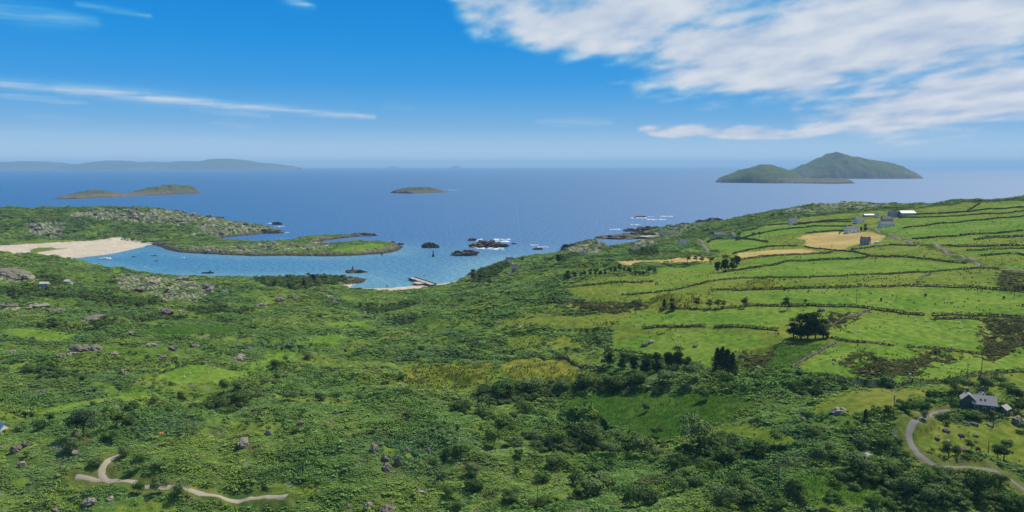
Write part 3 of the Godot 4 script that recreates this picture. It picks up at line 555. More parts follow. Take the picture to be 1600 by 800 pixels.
func on_ground(x: float, z: float) -> Vector3:
	return Vector3(x, ground(x, z), z)

func cover_at(x: float, z: float) -> int:
	var i := int(x - GX)
	var j := int(z - GZ)
	if i < 0 or j < 0 or i >= MAP_W or j >= MAP_H:
		return 0
	return cover[j * MAP_W + i]

func clearing(x: float, z: float) -> float:
	return tone_a.get_noise_2d(x * 0.42 + 2000.0, z * 0.8) + 0.35 * tone_b.get_noise_2d(x * 0.35, z * 0.35) - (0.3 if z > -275.0 else 0.16 if z > -330.0 else -0.04 if x > -110.0 and z > -720.0 else 0.04)

func fill_outline(im: Image, flat: Array, value: int) -> void:
	var n := flat.size() / 2
	var z0 := 1e9
	var z1 := -1e9
	for k in n:
		z0 = minf(z0, flat[k * 2 + 1])
		z1 = maxf(z1, flat[k * 2 + 1])
	var c := Color(value / 255.0, 0, 0)
	for row in range(maxi(0, int(z0 - GZ)), mini(MAP_H, int(z1 - GZ) + 1)):
		var z := row + GZ + 0.5
		var hits: Array[float] = []
		for k in n:
			var ax: float = flat[k * 2]
			var az: float = flat[k * 2 + 1]
			var bx: float = flat[(k * 2 + 2) % (2 * n)]
			var bz: float = flat[(k * 2 + 3) % (2 * n)]
			if (az > z) != (bz > z):
				hits.append(ax + (bx - ax) * (z - az) / (bz - az))
		hits.sort()
		for k in range(0, hits.size() - 1, 2):
			var x0 := int(round(hits[k] - GX))
			var x1 := int(round(hits[k + 1] - GX))
			if x1 > x0:
				im.fill_rect(Rect2i(x0, row, x1 - x0, 1), c)

func spline(flat: Array, step: float) -> PackedVector2Array:
	var curve := Curve2D.new()
	var n := flat.size() / 2
	for k in n:
		var p := Vector2(flat[k * 2], flat[k * 2 + 1])
		var a := Vector2(flat[maxi(k - 1, 0) * 2], flat[maxi(k - 1, 0) * 2 + 1])
		var b := Vector2(flat[mini(k + 1, n - 1) * 2], flat[mini(k + 1, n - 1) * 2 + 1])
		var t := (b - a).normalized()
		curve.add_point(p, -t * p.distance_to(a) * 0.3, t * p.distance_to(b) * 0.3)
	curve.bake_interval = step
	return curve.get_baked_points()

func build_cover() -> void:
	var im := Image.create(MAP_W, MAP_H, false, Image.FORMAT_R8)
	for b in BEACHES:
		fill_outline(im, b, 9)
	for f in FIELDS:
		fill_outline(im, f[1], f[0])
	for r in ROADS:
		var half: float = r[1] * 0.5 + 1.6
		for p in spline(r[2], 1.5):
			im.fill_rect(Rect2i(int(p.x - GX - half), int(p.y - GZ - half), int(half * 2.0) + 1, int(half * 2.0) + 1), Color(10 / 255.0, 0, 0))
	cover = im.get_data()

const TONES = [
	[0.072, 0.138, 0.034, 0.110, 0.168, 0.042], [0.104, 0.208, 0.026, 0.165, 0.256, 0.040], [0.118, 0.185, 0.027, 0.185, 0.232, 0.040],
	[0.40, 0.315, 0.115, 0.50, 0.395, 0.165], [0.115, 0.180, 0.026, 0.178, 0.205, 0.040], [0.045, 0.112, 0.016, 0.070, 0.135, 0.022],
	[0.070, 0.085, 0.028, 0.100, 0.110, 0.036], [0.120, 0.165, 0.024, 0.200, 0.215, 0.036], [0.075, 0.130, 0.034, 0.350, 0.325, 0.270],
	[0.54, 0.475, 0.385, 0.60, 0.535, 0.44], [0.095, 0.140, 0.032, 0.140, 0.165, 0.046], [0.060, 0.100, 0.026, 0.085, 0.125, 0.032]]

func build_land() -> void:
	var cols := 720
	var depth := PackedFloat32Array()
	var d := 125.0
	while d < 1995.0:
		depth.append(d)
		d *= 1.0043
	var rows := depth.size()
	var v := PackedVector3Array()
	var n := PackedVector3Array()
	var c := PackedColorArray()
	v.resize(rows * cols)
	n.resize(rows * cols)
	c.resize(rows * cols)
	for j in rows:
		d = depth[j]
		var half := 0.72 * d + 55.0
		for i in cols:
			var x := (2.0 * i / (cols - 1) - 1.0) * half
			v[j * cols + i] = Vector3(x, ground(x, -d), -d)
	for j in rows:
		for i in cols:
			var at := j * cols + i
			var p := v[at]
			var ex := v[j * cols + mini(i + 1, cols - 1)] - v[j * cols + maxi(i - 1, 0)]
			var ez := v[mini(j + 1, rows - 1) * cols + i] - v[maxi(j - 1, 0) * cols + i]
			n[at] = ex.cross(ez).normalized()
			if p.y < -1.5:
				c[at] = Color(0.3, 0.28, 0.22)
				continue
			var fine := tone_b.get_noise_2d(p.x, p.z)
			var wide := tone_a.get_noise_2d(p.x, p.z)
			var wob := 3.2 * fine
			var k := cover_at(p.x + wob, p.z + 4.5 * rough_b.get_noise_2d(p.z, p.x))
			if k == 6 and fine + 0.5 * wide > 0.16:
				k = 2
			var t: Array = TONES[k]
			var m := clampf(0.5 + wide * 1.2 + fine * 0.55 + 0.5 * tone_a.get_noise_2d(p.x * 0.35 + 50.0, p.z * 0.35), 0.0, 1.0)
			if k == 8:
				m = clampf(0.05 + fine * 3.2 + wide * 0.6, 0.0, 1.0)
			var col := Color(lerpf(t[0], t[3], m), lerpf(t[1], t[4], m), lerpf(t[2], t[5], m))
			if k == 0:
				var open := smoothstep(0.10, 0.26, clearing(p.x, p.z))
				col = col.lerp(Color(0.095, 0.170, 0.028).lerp(Color(0.145, 0.205, 0.036), m), open)
			if k != 9 and k != 10:
				var s := sample(grid_s, p.x, p.z)
				if s < 22.0:
					var edge := 11.0 + 14.0 * wide + 10.0 * fine
					if s < edge or p.y < 2.0:
						var q := clampf(0.45 + fine * 1.3, 0.0, 1.0)
						col = Color(0.075, 0.068, 0.058).lerp(Color(0.20, 0.183, 0.155), q)
						if p.y < 2.2 + fine * 1.5:
							col = Color(0.040, 0.036, 0.030).lerp(Color(0.085, 0.075, 0.055), q)
				elif k == 0 or k == 8:
					var bare := rough_b.get_noise_2d(p.x * 1.4 + 90.0, p.z * 1.4)
					if bare > (0.46 if k == 0 else 0.12) and n[at].y < 0.985:
						col = col.lerp(Color(0.21, 0.20, 0.175), 0.75)
			if k == 3:
				var swath := 0.07 * sin((p.x * 0.35 + p.z) * 1.1)
				col = Color(col.r * (1.0 + swath), col.g * (1.0 + swath), col.b * (1.0 + swath))
			var f := 1.0 + fine * (0.15 if k == 9 or k == 3 else 0.42)
			c[at] = Color(col.r * f, col.g * f, col.b * f)
	var idx := PackedInt32Array()
	for j in rows - 1:
		for i in cols - 1:
			var a := j * cols + i
			if v[a].y < -1.0 and v[a + 1].y < -1.0 and v[a + cols].y < -1.0 and v[a + cols + 1].y < -1.0:
				continue
			idx.append(a); idx.append(a + cols); idx.append(a + 1)
			idx.append(a + 1); idx.append(a + cols); idx.append(a + cols + 1)
	var m := mat("ground", Color.WHITE, 0.95, 0.1, true)
	m.albedo_texture = grain(0.03, 0.62, 1.0, 21)
	triplanar(m, 1.0 / 11.0)
	m.normal_enabled = true
	m.normal_texture = relief(0.03, 22, 6.0)
	m.normal_scale = 0.9
	structure("ground", arrays_mesh(v, n, c, idx), m)

func build_sea() -> void:
	var v := PackedVector3Array()
	var n := PackedVector3Array()
	var c := PackedColorArray()
	var idx := PackedInt32Array()
	var cols := 240
	var depth := PackedFloat32Array()
	var d := 700.0
	while d < 45000.0:
		depth.append(d)
		d *= 1.018
	depth.append(45000.0)
	for q in depth:
		var half := 0.95 * q + 300.0
		for i in cols:
			var x := (2.0 * i / (cols - 1) - 1.0) * half
			v.append(Vector3(x, 0, -q))
			n.append(Vector3.UP)
			var s := sample(grid_s, x, -q) if q < 1900.0 else -300.0
			# pale sand bed of the sheltered bay showing through the water
			var bay := smoothstep(1500.0, 1050.0, q + 120.0 * tone_a.get_noise_2d(x * 0.4, q * 0.4)) * smoothstep(160.0, -40.0, x)
			var sandy := smoothstep(-75.0, -8.0, s + 25.0 * tone_a.get_noise_2d(x, q)) * (1.0 if cover_at(x + clampf(-x, -1, 1) * 30.0, -q) != 99 else 0.0) * bay
			var col := Color(0.003, 0.076, 0.212).lerp(Color(0.016, 0.115, 0.225), bay)
			c.append(col.lerp(Color(0.09, 0.22, 0.27), 0.4 * sandy))
	for j in depth.size() - 1:
		for i in cols - 1:
			var a := j * cols + i
			idx.append_array([a, a + cols, a + 1, a + 1, a + cols, a + cols + 1])
	var m := mat("sea", Color.WHITE, 0.60, 0.45, true)
	triplanar(m, 1.0 / 130.0)
	m.normal_enabled = true
	m.normal_texture = relief(0.02, 31, 10.0)
	m.normal_scale = 0.6
	structure("sea", arrays_mesh(v, n, c, idx), m)

# ---------------------------------------------------------------- foliage
func leaves(r: RandomNumberGenerator, lobes: Array, count: int, size: float, inner := 0.7, loose := 0.9, base := Vector3.ZERO) -> void:
	for k in count:
		var lobe: Array = lobes[r.randi() % lobes.size()]
		var rad: Vector3 = lobe[1]
		var dir := Vector3(r.randfn(), r.randfn(), r.randfn()).normalized()
		if dir.y < -0.3:
			dir.y = -dir.y
		var p: Vector3 = lobe[0] + dir * rad * r.randf_range(inner, 1.06)
		p.y = maxf(p.y, r.randf() * 0.2)
		var away := (dir / rad).normalized()
		var turn := Vector3(r.randfn(), r.randfn(), r.randfn()).normalized()
		var face := (away + turn * loose).normalized()
		var a := face.cross(turn).normalized() * size * r.randf_range(0.5, 1.1)
		var b := face.cross(a).normalized() * size * r.randf_range(0.4, 0.8)
		var at := leaf_v.size()
		p += base
		leaf_v.append(p - a)
		leaf_v.append(p + b)
		leaf_v.append(p + a)
		leaf_v.append(p - b)
		var nn := (face + away * 0.5).normalized()
		var t := r.randf_range(0.72, 1.15)
		var col := Color(t * r.randf_range(0.92, 1.1), t, t * r.randf_range(0.85, 1.05))
		for q in 4:
			leaf_n.append(nn)
			leaf_c.append(col)
		leaf_i.append(at); leaf_i.append(at + 1); leaf_i.append(at + 2)
		leaf_i.append(at); leaf_i.append(at + 2); leaf_i.append(at + 3)

func leaf_mesh() -> ArrayMesh:
	var m := arrays_mesh(leaf_v, leaf_n, leaf_c, leaf_i)
	leaf_v = PackedVector3Array()
	leaf_n = PackedVector3Array()
	leaf_c = PackedColorArray()
	leaf_i = PackedInt32Array()
	return m

func leaf_material(key: String, r: float, g: float, b: float) -> StandardMaterial3D:
	var m := mat(key, lin(r, g, b), 0.85, 0.12, true)
	m.backlight_enabled = true
	m.backlight = Color(0.35, 0.42, 0.2)
	return m

func random_lobes(r: RandomNumberGenerator, count: int, wide: float, tall: float) -> Array:
	var l := [[Vector3(0, tall * 0.42, 0), Vector3(wide * 0.36, tall * 0.5, wide * 0.34)]]
	for k in count:
		var a := r.randf() * TAU
		var q := r.randf_range(0.16, 0.30) * wide
		var s := r.randf_range(0.16, 0.27)
		l.append([Vector3(cos(a) * q, tall * r.randf_range(0.3, 0.72), sin(a) * q), Vector3(wide * s, tall * s * 1.1, wide * s)])
	return l

func scatter(called: String, mesh: Mesh, m: Material, rows: PackedFloat32Array, label: String, category: String) -> void:
	if rows.is_empty():
		return
	var mm := MultiMesh.new()
	mm.transform_format = MultiMesh.TRANSFORM_3D
	mm.use_colors = true
	mm.mesh = mesh
	mm.instance_count = rows.size() / 16
	mm.buffer = rows
	var o := MultiMeshInstance3D.new()
	o.multimesh = mm
	o.material_override = m
	o.name = numbered(called)
	add_child(o)
	o.set_meta("kind", "stuff")
	tag(o, label, category)

func add_copy(rows: PackedFloat32Array, at: int, p: Vector3, turn: float, wide: float, tall: float, c: Color) -> void:
	var cs := cos(turn) * wide
	var sn := sin(turn) * wide
	rows[at] = cs
	rows[at + 1] = 0.0
	rows[at + 2] = sn
	rows[at + 3] = p.x
	rows[at + 4] = 0.0
	rows[at + 5] = tall
	rows[at + 6] = 0.0
	rows[at + 7] = p.y
	rows[at + 8] = -sn
	rows[at + 9] = 0.0
	rows[at + 10] = cs
	rows[at + 11] = p.z
	rows[at + 12] = c.r
	rows[at + 13] = c.g
	rows[at + 14] = c.b
	rows[at + 15] = 1.0

func build_ground_cover() -> void:
	var r := RandomNumberGenerator.new()
	r.seed = 77
	var fern: Array[ArrayMesh] = []
	for k in 3:
		leaves(r, [[Vector3(0, 0.25, 0), Vector3(0.5, 0.42, 0.5)], [Vector3(0.25, 0.2, 0.2), Vector3(0.35, 0.35, 0.35)], [Vector3(-0.22, 0.2, -0.15), Vector3(0.32, 0.4, 0.35)]], 34, 0.21, 0.6, 0.7)
		fern.append(leaf_mesh())
	for k in 10:
		var a := r.randf() * TAU
		leaves(r, [[Vector3(cos(a) * 0.12, 0.35, sin(a) * 0.12), Vector3(0.12, 0.4, 0.12)]], 2, 0.22, 0.5, 0.2)
	var rush := leaf_mesh()
	leaves(r, random_lobes(r, 6, 1.0, 0.7), 420, 0.06, 0.75, 0.6)
	var thicket := leaf_mesh()
	var buffers: Array[PackedFloat32Array] = []
	var used := [0, 0, 0, 0, 0]
	for k in 5:
		var b := PackedFloat32Array()
		b.resize(16 * 160000)
		buffers.append(b)
	var d := 170.0
	while d < 1750.0:
		var step := clampf(d * 0.0034, 0.75, 4.8)
		var half := 0.71 * d + 20.0
		var x := -half
		while x < half:
			x += step * r.randf_range(0.7, 1.3)
			var z := -d - step * r.randf_range(-0.5, 0.5)
			var k := cover_at(x + r.randfn() * 1.8, z + r.randfn() * 2.4)
			if k == 9 or k == 10 or k == 3:
				continue
			var wide := tone_a.get_noise_2d(x * 0.7 + 500.0, z * 0.7)
			var fine := tone_b.get_noise_2d(x * 0.5, z * 0.5)
			var kind := -1
			var size := step * r.randf_range(0.8, 1.9) * (2.0 if r.randf() < 0.05 else 1.0)
			var tall := 0.0
			var c := Color.WHITE
			if k == 0 or (k == 8 and r.randf() < 0.35):
				var open := clearing(x, z)
				if fine < -0.42 + 0.25 * wide or (open > 0.17 and r.randf() < 0.88):
					continue
				kind = r.randi() % 3
				tall = minf(size, 2.2) * r.randf_range(0.55, 1.05) * (1.0 + 0.95 * fine) * lerpf(0.42, 1.05, smoothstep(-0.16, 0.26, tone_a.get_noise_2d(x * 0.8 + 321.0, z * 0.8)))
				c = Color(0.120, 0.222, 0.060).lerp(Color(0.180, 0.262, 0.060), clampf(0.35 + wide * 1.7, 0.0, 1.0))
				c = c.lerp(Color(0.096, 0.182, 0.082), clampf(-0.1 + 1.6 * tone_a.get_noise_2d(x * 0.5, z * 0.5 + 900.0), 0.0, 0.8))
				if tone_a.get_noise_2d(x * 1.2 + 40.0, z * 1.2) > 0.42:
					c = c.lerp(Color(0.11, 0.10, 0.045), 0.55)
			elif k == 6:
				if tone_b.get_noise_2d(x, z) + 0.5 * tone_a.get_noise_2d(x, z) > 0.16:
					continue
				kind = r.randi() % 3
				tall = minf(size, 1.6) * r.randf_range(0.4, 0.8)
				c = Color(0.075, 0.104, 0.034).lerp(Color(0.108, 0.104, 0.044), clampf(0.5 + fine, 0.0, 1.0))
			elif k == 11:
				if r.randf() > 0.34:
					continue
				kind = 4
				size = r.randf_range(2.0, 4.6) * (0.75 + d / 1100.0)
				tall = size * r.randf_range(0.7, 1.15)
				c = Color(0.072, 0.126, 0.035).lerp(Color(0.110, 0.165, 0.058), r.randf() * 0.8)
			elif k == 5:
				if r.randf() > 0.35:
					continue
				kind = 3
				tall = r.randf_range(0.5, 0.9)
				size = step * 0.7
				c = Color(0.060, 0.135, 0.022)
			else:
				var share := 0.10 if k == 7 else 0.010 if k == 2 else 0.003
				if k == 7 and fine + 0.6 * wide > -0.05:
					share = 0.5
				elif k == 2 and fine + wide > 0.42:
					share = 0.25
				elif k == 1 and fine + wide > 0.62:
					share = 0.15
				if r.randf() > share:
					continue
				kind = 3
				size = clampf(step * 1.1, 1.1, 1.9)
				tall = size * r.randf_range(0.6, 0.9)
				c = Color(0.055, 0.095, 0.026)
			if sample(grid_s, x, z) < 14.0 or cover_at(x, z) == 10:
				continue
			var t := r.randf_range(0.88, 1.12)
			var h := ground(x, z)
			add_copy(buffers[kind], used[kind] * 16, Vector3(x, h - 0.06, z), r.randf() * TAU, size, tall, Color(c.r * t, c.g * t, c.b * t))
			used[kind] += 1
			if used[kind] >= 159999:
				used[kind] = 159998
		d += step * 0.86
	var m := leaf_material("bracken", 0.95, 0.95, 0.95)
	for k in 3:
		scatter("bracken", fern[k], m, buffers[k].slice(0, used[k] * 16), "waist high green bracken and heather covering the rough ground", "bracken")
	scatter("scrub", thicket, m, buffers[4].slice(0, used[4] * 16), "dense dark green thorn scrub in thickets across the slopes", "scrub")
	scatter("rushes", rush, m, buffers[3].slice(0, used[3] * 16), "dark tufts of rushes dotted over the wet pastures", "rushes")

func build_hedges() -> void:
	var r := RandomNumberGenerator.new()
	r.seed = 5
	var green := leaf_material("hedge leaves", 0.055, 0.100, 0.032)
	var brown := leaf_material("bramble leaves", 0.075, 0.092, 0.036)
	var stone := mat("wall stone", lin(0.19, 0.18, 0.155), 0.9)
	stone.albedo_texture = grain(0.05, 0.4, 1.0, 41)
	triplanar(stone, 0.4)
	var earth := mat("bank earth", lin(0.052, 0.058, 0.028), 0.95)
	for k in HEDGES.size():
		var e: Array = HEDGES[k]
		var pts := spline(e[2], 1.5)
		var tall: float = e[1]
		var wall: bool = e[0] == "wall"
		var root := thing("stone_wall" if wall else "hedge_bank", on_ground(pts[0].x, pts[0].y), 0.0, HEDGE_LABELS[k], "wall" if wall else "hedge", "field boundaries")
		var o := root.position
		# earth or stone core, swept along the line
		var st := SurfaceTool.new()
		st.begin(Mesh.PRIMITIVE_TRIANGLES)
		var rings: Array = []
		for i in pts.size():
			var p := pts[i]
			var t := (pts[mini(i + 1, pts.size() - 1)] - pts[maxi(i - 1, 0)]).normalized()
			var w := (0.36 if wall else 0.75) * r.randf_range(0.8, 1.2)
			var g := Vector3(p.x, ground(p.x, p.y), p.y) - o
			var hh := tall * (0.85 if wall else 0.3) * r.randf_range(0.75, 1.1)
			var side := Vector3(-t.y, 0, t.x) * w
			rings.append([g - side * 1.3 - Vector3(0, 0.5, 0), g - side * 0.8 + Vector3(0, hh, 0), g + side * 0.8 + Vector3(0, hh * r.randf_range(0.85, 1.05), 0), g + side * 1.3 - Vector3(0, 0.5, 0)])
		for i in rings.size() - 1:
			for q in 3:
				var a: Vector3 = rings[i][q]
				var b: Vector3 = rings[i][q + 1]
				var c: Vector3 = rings[i + 1][q]
				var f: Vector3 = rings[i + 1][q + 1]
				for p3 in [a, b, c, b, f, c]:
					st.add_vertex(p3)
		st.generate_normals()
		put("stonework" if wall else "bank", st.commit(), stone if wall else earth, root)
		var away := absf(pts[0].y)
		var leaf := clampf(away * 0.0011, 0.28, 1.0)
		var per := 4 if wall else int(clampf(5200.0 / away, 7.0, 17.0))
		for i in pts.size():
			if wall and r.randf() < 0.35:
				continue
			var swell := r.randf_range(0.5, 1.2) * (1.0 + 0.9 * tone_b.get_noise_2d(pts[i].x * 0.7, pts[i].y * 0.7))
			var jog := Vector3(r.randf_range(-0.5, 0.5), 0, r.randf_range(-0.5, 0.5))
			leaves(r, [[Vector3(0, tall * 0.45, 0) + jog, Vector3(1.15, tall * 0.62, 1.15) * swell]], per, leaf, 0.6, 0.9, Vector3(pts[i].x, ground(pts[i].x, pts[i].y), pts[i].y) - o)
		put("foliage", leaf_mesh(), brown if k % 3 == 1 else green, root)

# ---------------------------------------------------------------- trees and bushes
func tube(st: SurfaceTool, a: Vector3, b: Vector3, ra: float, rb: float, sides := 6) -> void:
	var t := (b - a).normalized()
	var u := t.cross(Vector3.RIGHT if absf(t.x) < 0.8 else Vector3.UP).normalized()
	var w := t.cross(u)
	for k in sides:
		var a0 := TAU * k / sides
		var a1 := TAU * (k + 1) / sides
		var d0 := u * cos(a0) + w * sin(a0)
		var d1 := u * cos(a1) + w * sin(a1)
		for p in [a + d0 * ra, b + d0 * rb, a + d1 * ra, a + d1 * ra, b + d0 * rb, b + d1 * rb]:
			st.add_vertex(p)
		for p in [b, b + d1 * rb, b + d0 * rb]:
			st.add_vertex(p)

func trunk_mesh(r: RandomNumberGenerator, tall: float, spread: float, limbs: int) -> ArrayMesh:
	var st := SurfaceTool.new()
	st.begin(Mesh.PRIMITIVE_TRIANGLES)
	tube(st, Vector3(0, -0.06, 0), Vector3(0.01, tall * 0.5, 0), 0.03, 0.02)
	tube(st, Vector3(0.01, tall * 0.5, 0), Vector3(0, tall * 0.92, 0.01), 0.02, 0.006)
	for k in limbs:
		var a := r.randf() * TAU
		var h := tall * r.randf_range(0.25, 0.7)
		tube(st, Vector3(0, h, 0), Vector3(cos(a) * spread, h + tall * r.randf_range(0.08, 0.2), sin(a) * spread), 0.012, 0.004, 4)
	st.generate_normals()
	return st.commit()

# unit trees: one metre tall, scaled to each tree's height
func tree_kind(kind: String, seed_value: int) -> Array:
	var r := RandomNumberGenerator.new()
	r.seed = seed_value
	if kind == "conifer":
		var lobes := []
		for k in 9:
			var t := k / 8.0
			var a := r.randf() * TAU
			var q := 0.055 * (1.0 - t)
			var w := lerpf(0.30, 0.07, pow(t, 1.2)) * r.randf_range(0.75, 1.2)
			lobes.append([Vector3(cos(a) * q, lerpf(0.24, 0.94, t), sin(a) * q), Vector3(w, 0.085, w)])
		leaves(r, lobes, 1300, 0.036, 0.45, 0.8)
		return [leaf_mesh(), trunk_mesh(r, 1.0, 0.14, 5)]
	if kind == "pine" or kind == "cypress":
		var lobes := []
		for k in 9:
			var a := r.randf() * TAU
			var t := r.randf()
			var q := r.randf_range(0.02, 0.15) * (1.25 - t) * (3.4 if kind == "cypress" else 1.0)
			lobes.append([Vector3(cos(a) * q, lerpf(0.2 if kind == "cypress" else 0.14, 0.84, t), sin(a) * q), Vector3(0.2, 0.15, 0.2) * r.randf_range(0.75, 1.15) * (1.35 if kind == "cypress" else 1.0)])
		leaves(r, lobes, 1800, 0.034, 0.6, 0.7)
		return [leaf_mesh(), trunk_mesh(r, 0.9, 0.2, 6)]
	var l2 := []
	for k in 8:
		var a := r.randf() * TAU
		var q := r.randf_range(0.03, 0.25)
		l2.append([Vector3(cos(a) * q, r.randf_range(0.42, 0.8), sin(a) * q), Vector3(0.19, 0.16, 0.19) * r.randf_range(0.7, 1.1)])
	leaves(r, l2, 1000, 0.038, 0.5, 0.8)
	return [leaf_mesh(), trunk_mesh(r, 0.85, 0.2, 6)]

func build_trees() -> void:
	var bark := mat("bark", lin(0.10, 0.085, 0.07), 0.95)
	var kinds := {"conifer": leaf_material("conifer needles", 0.034, 0.060, 0.026), "pine": leaf_material("pine needles", 0.036, 0.060, 0.024), "cypress": leaf_material("cypress foliage", 0.030, 0.056, 0.030), "dark": leaf_material("shelterbelt leaves", 0.045, 0.075, 0.030), "broad": leaf_material("tree leaves", 0.055, 0.098, 0.030), "copper": leaf_material("copper leaves", 0.11, 0.065, 0.035)}
	var store := {}
	var r := RandomNumberGenerator.new()
	r.seed = 9
	for k in TREES.size():
		var e: Array = TREES[k]
		var kind: String = e[0]
		var key := "%s%d" % [kind, k % 3]
		if not store.has(key):
			store[key] = tree_kind(kind, 100 + hash(key) % 1000)
		var info: Array = tree_label(k)
		var o := thing({"conifer": "conifer_tree", "pine": "pine_tree", "cypress": "cypress_tree", "dark": "shelterbelt_tree", "broad": "broadleaf_tree", "copper": "copper_tree"}[kind], on_ground(e[1], e[2]), r.randf() * TAU, info[0], "tree", info[1])
		var s: float = e[3]
		var w := s * r.randf_range(0.9, 1.15) * (1.25 if kind == "broad" or kind == "cypress" else 0.7 if kind == "dark" else 1.0)
		o.scale = Vector3(w, s, w)
		put("trunk", store[key][1], bark, o)
		put("crown", store[key][0], kinds[kind], o)

func near_what(x: float, z: float) -> String:
	var best := 1e18
	var words := ""
	for e in LANDMARKS:
		var d := pow(x - float(e[1]), 2.0) + pow(z - float(e[2]), 2.0)
		if d < best:
			best = d
			words = e[0]
	return words

func build_bushes() -> void:
	var r := RandomNumberGenerator.new()
	r.seed = 21
	var shapes: Array[ArrayMesh] = []
	for k in 9:
		leaves(r, random_lobes(r, [4, 9, 6, 12, 7, 5, 10, 8, 6][k], 1.0, [0.5, 0.62, 0.8, 0.55, 0.66, 0.9, 0.48, 0.7, 0.6][k]), 1700, [0.036, 0.03, 0.04][k % 3], 0.78, 0.6)
		shapes.append(leaf_mesh())
	var looks := [leaf_material("willow leaves", 0.098, 0.152, 0.056), leaf_material("hawthorn leaves", 0.066, 0.118, 0.032), leaf_material("gorse leaves", 0.048, 0.084, 0.027), leaf_material("hazel leaves", 0.085, 0.150, 0.036)]
	var names := ["grey green willow bush", "mid green hawthorn bush", "dark green gorse bush", "bright green hazel bush"]
	var places: Array = BUSHES.duplicate()
	# smaller self-sown bushes in the rough ground
	var tries := 0
	while places.size() < 292 and tries < 30000:
		tries += 1
		var d := 215.0 * pow(3.0, r.randf())
		var x := r.randf_range(-0.68, 0.68) * d
		if cover_at(x, -d) != 0 or cover_at(x + 3.0, -d) != 0 or cover_at(x - 3.0, -d - 3.0) != 0:
			continue
		var p := tone_a.get_noise_2d(x * 0.9 + 700.0, -d * 0.9) + (0.28 if x > -10.0 and d < 330.0 else 0.0)
		if p < 0.18:
			continue
		places.append([x, -d, r.randf_range(2.2, 4.6) * (0.8 + d / 900.0)])
	for k in places.size():
		var e: Array = places[k]
		var look := (k * 7 + k / 5) % 4
		var o := put("bush", shapes[(k * 5 + k / 9) % 9], looks[look])
		o.position = on_ground(e[0], e[1]) - Vector3(0, 0.1, 0)
		o.rotation.y = r.randf() * TAU
		var s: float = e[2]
		o.scale = Vector3(s, s * r.randf_range(0.85, 1.2) * (0.8 if s > 11.0 else 1.0), s * r.randf_range(0.8, 1.1))
		var words: String = ("small " if s < 3.4 else "very large " if s > 11.0 else "large " if s > 6.5 else "rounded ") + names[look] + " " + near_what(e[0], e[1])
		tag(o, words, "bush", words)

# ---------------------------------------------------------------- rock
func rock_mesh(seed_value: int, rings: int, rough: float) -> ArrayMesh:
	var f := FastNoiseLite.new()
	f.seed = seed_value
	f.frequency = 0.9
	f.noise_type = FastNoiseLite.TYPE_CELLULAR
	f.cellular_return_type = FastNoiseLite.RETURN_CELL_VALUE
	var g := FastNoiseLite.new()
	g.seed = seed_value + 1
	g.frequency = 1.1
	g.fractal_octaves = 4
	var st := SurfaceTool.new()
	st.begin(Mesh.PRIMITIVE_TRIANGLES)
	st.set_smooth_group(-1)
	var segs := rings * 2
	var at := func(i: int, j: int) -> Vector3:
		var th := PI * j / rings
		var ph := TAU * (i % segs) / segs
		var d := Vector3(sin(th) * cos(ph), cos(th), sin(th) * sin(ph))
		var k := 1.0 + rough * (0.55 * f.get_noise_3dv(d * 1.7) + 0.9 * g.get_noise_3dv(d * 1.6))
		return d * k * 0.5
	for j in rings:
		for i in segs:
			var a: Vector3 = at.call(i, j)
			var b: Vector3 = at.call(i + 1, j)
			var c: Vector3 = at.call(i, j + 1)
			var e: Vector3 = at.call(i + 1, j + 1)
			for p in [a, b, c, b, e, c]:
				st.add_vertex(p)
	st.generate_normals()
	return st.commit()

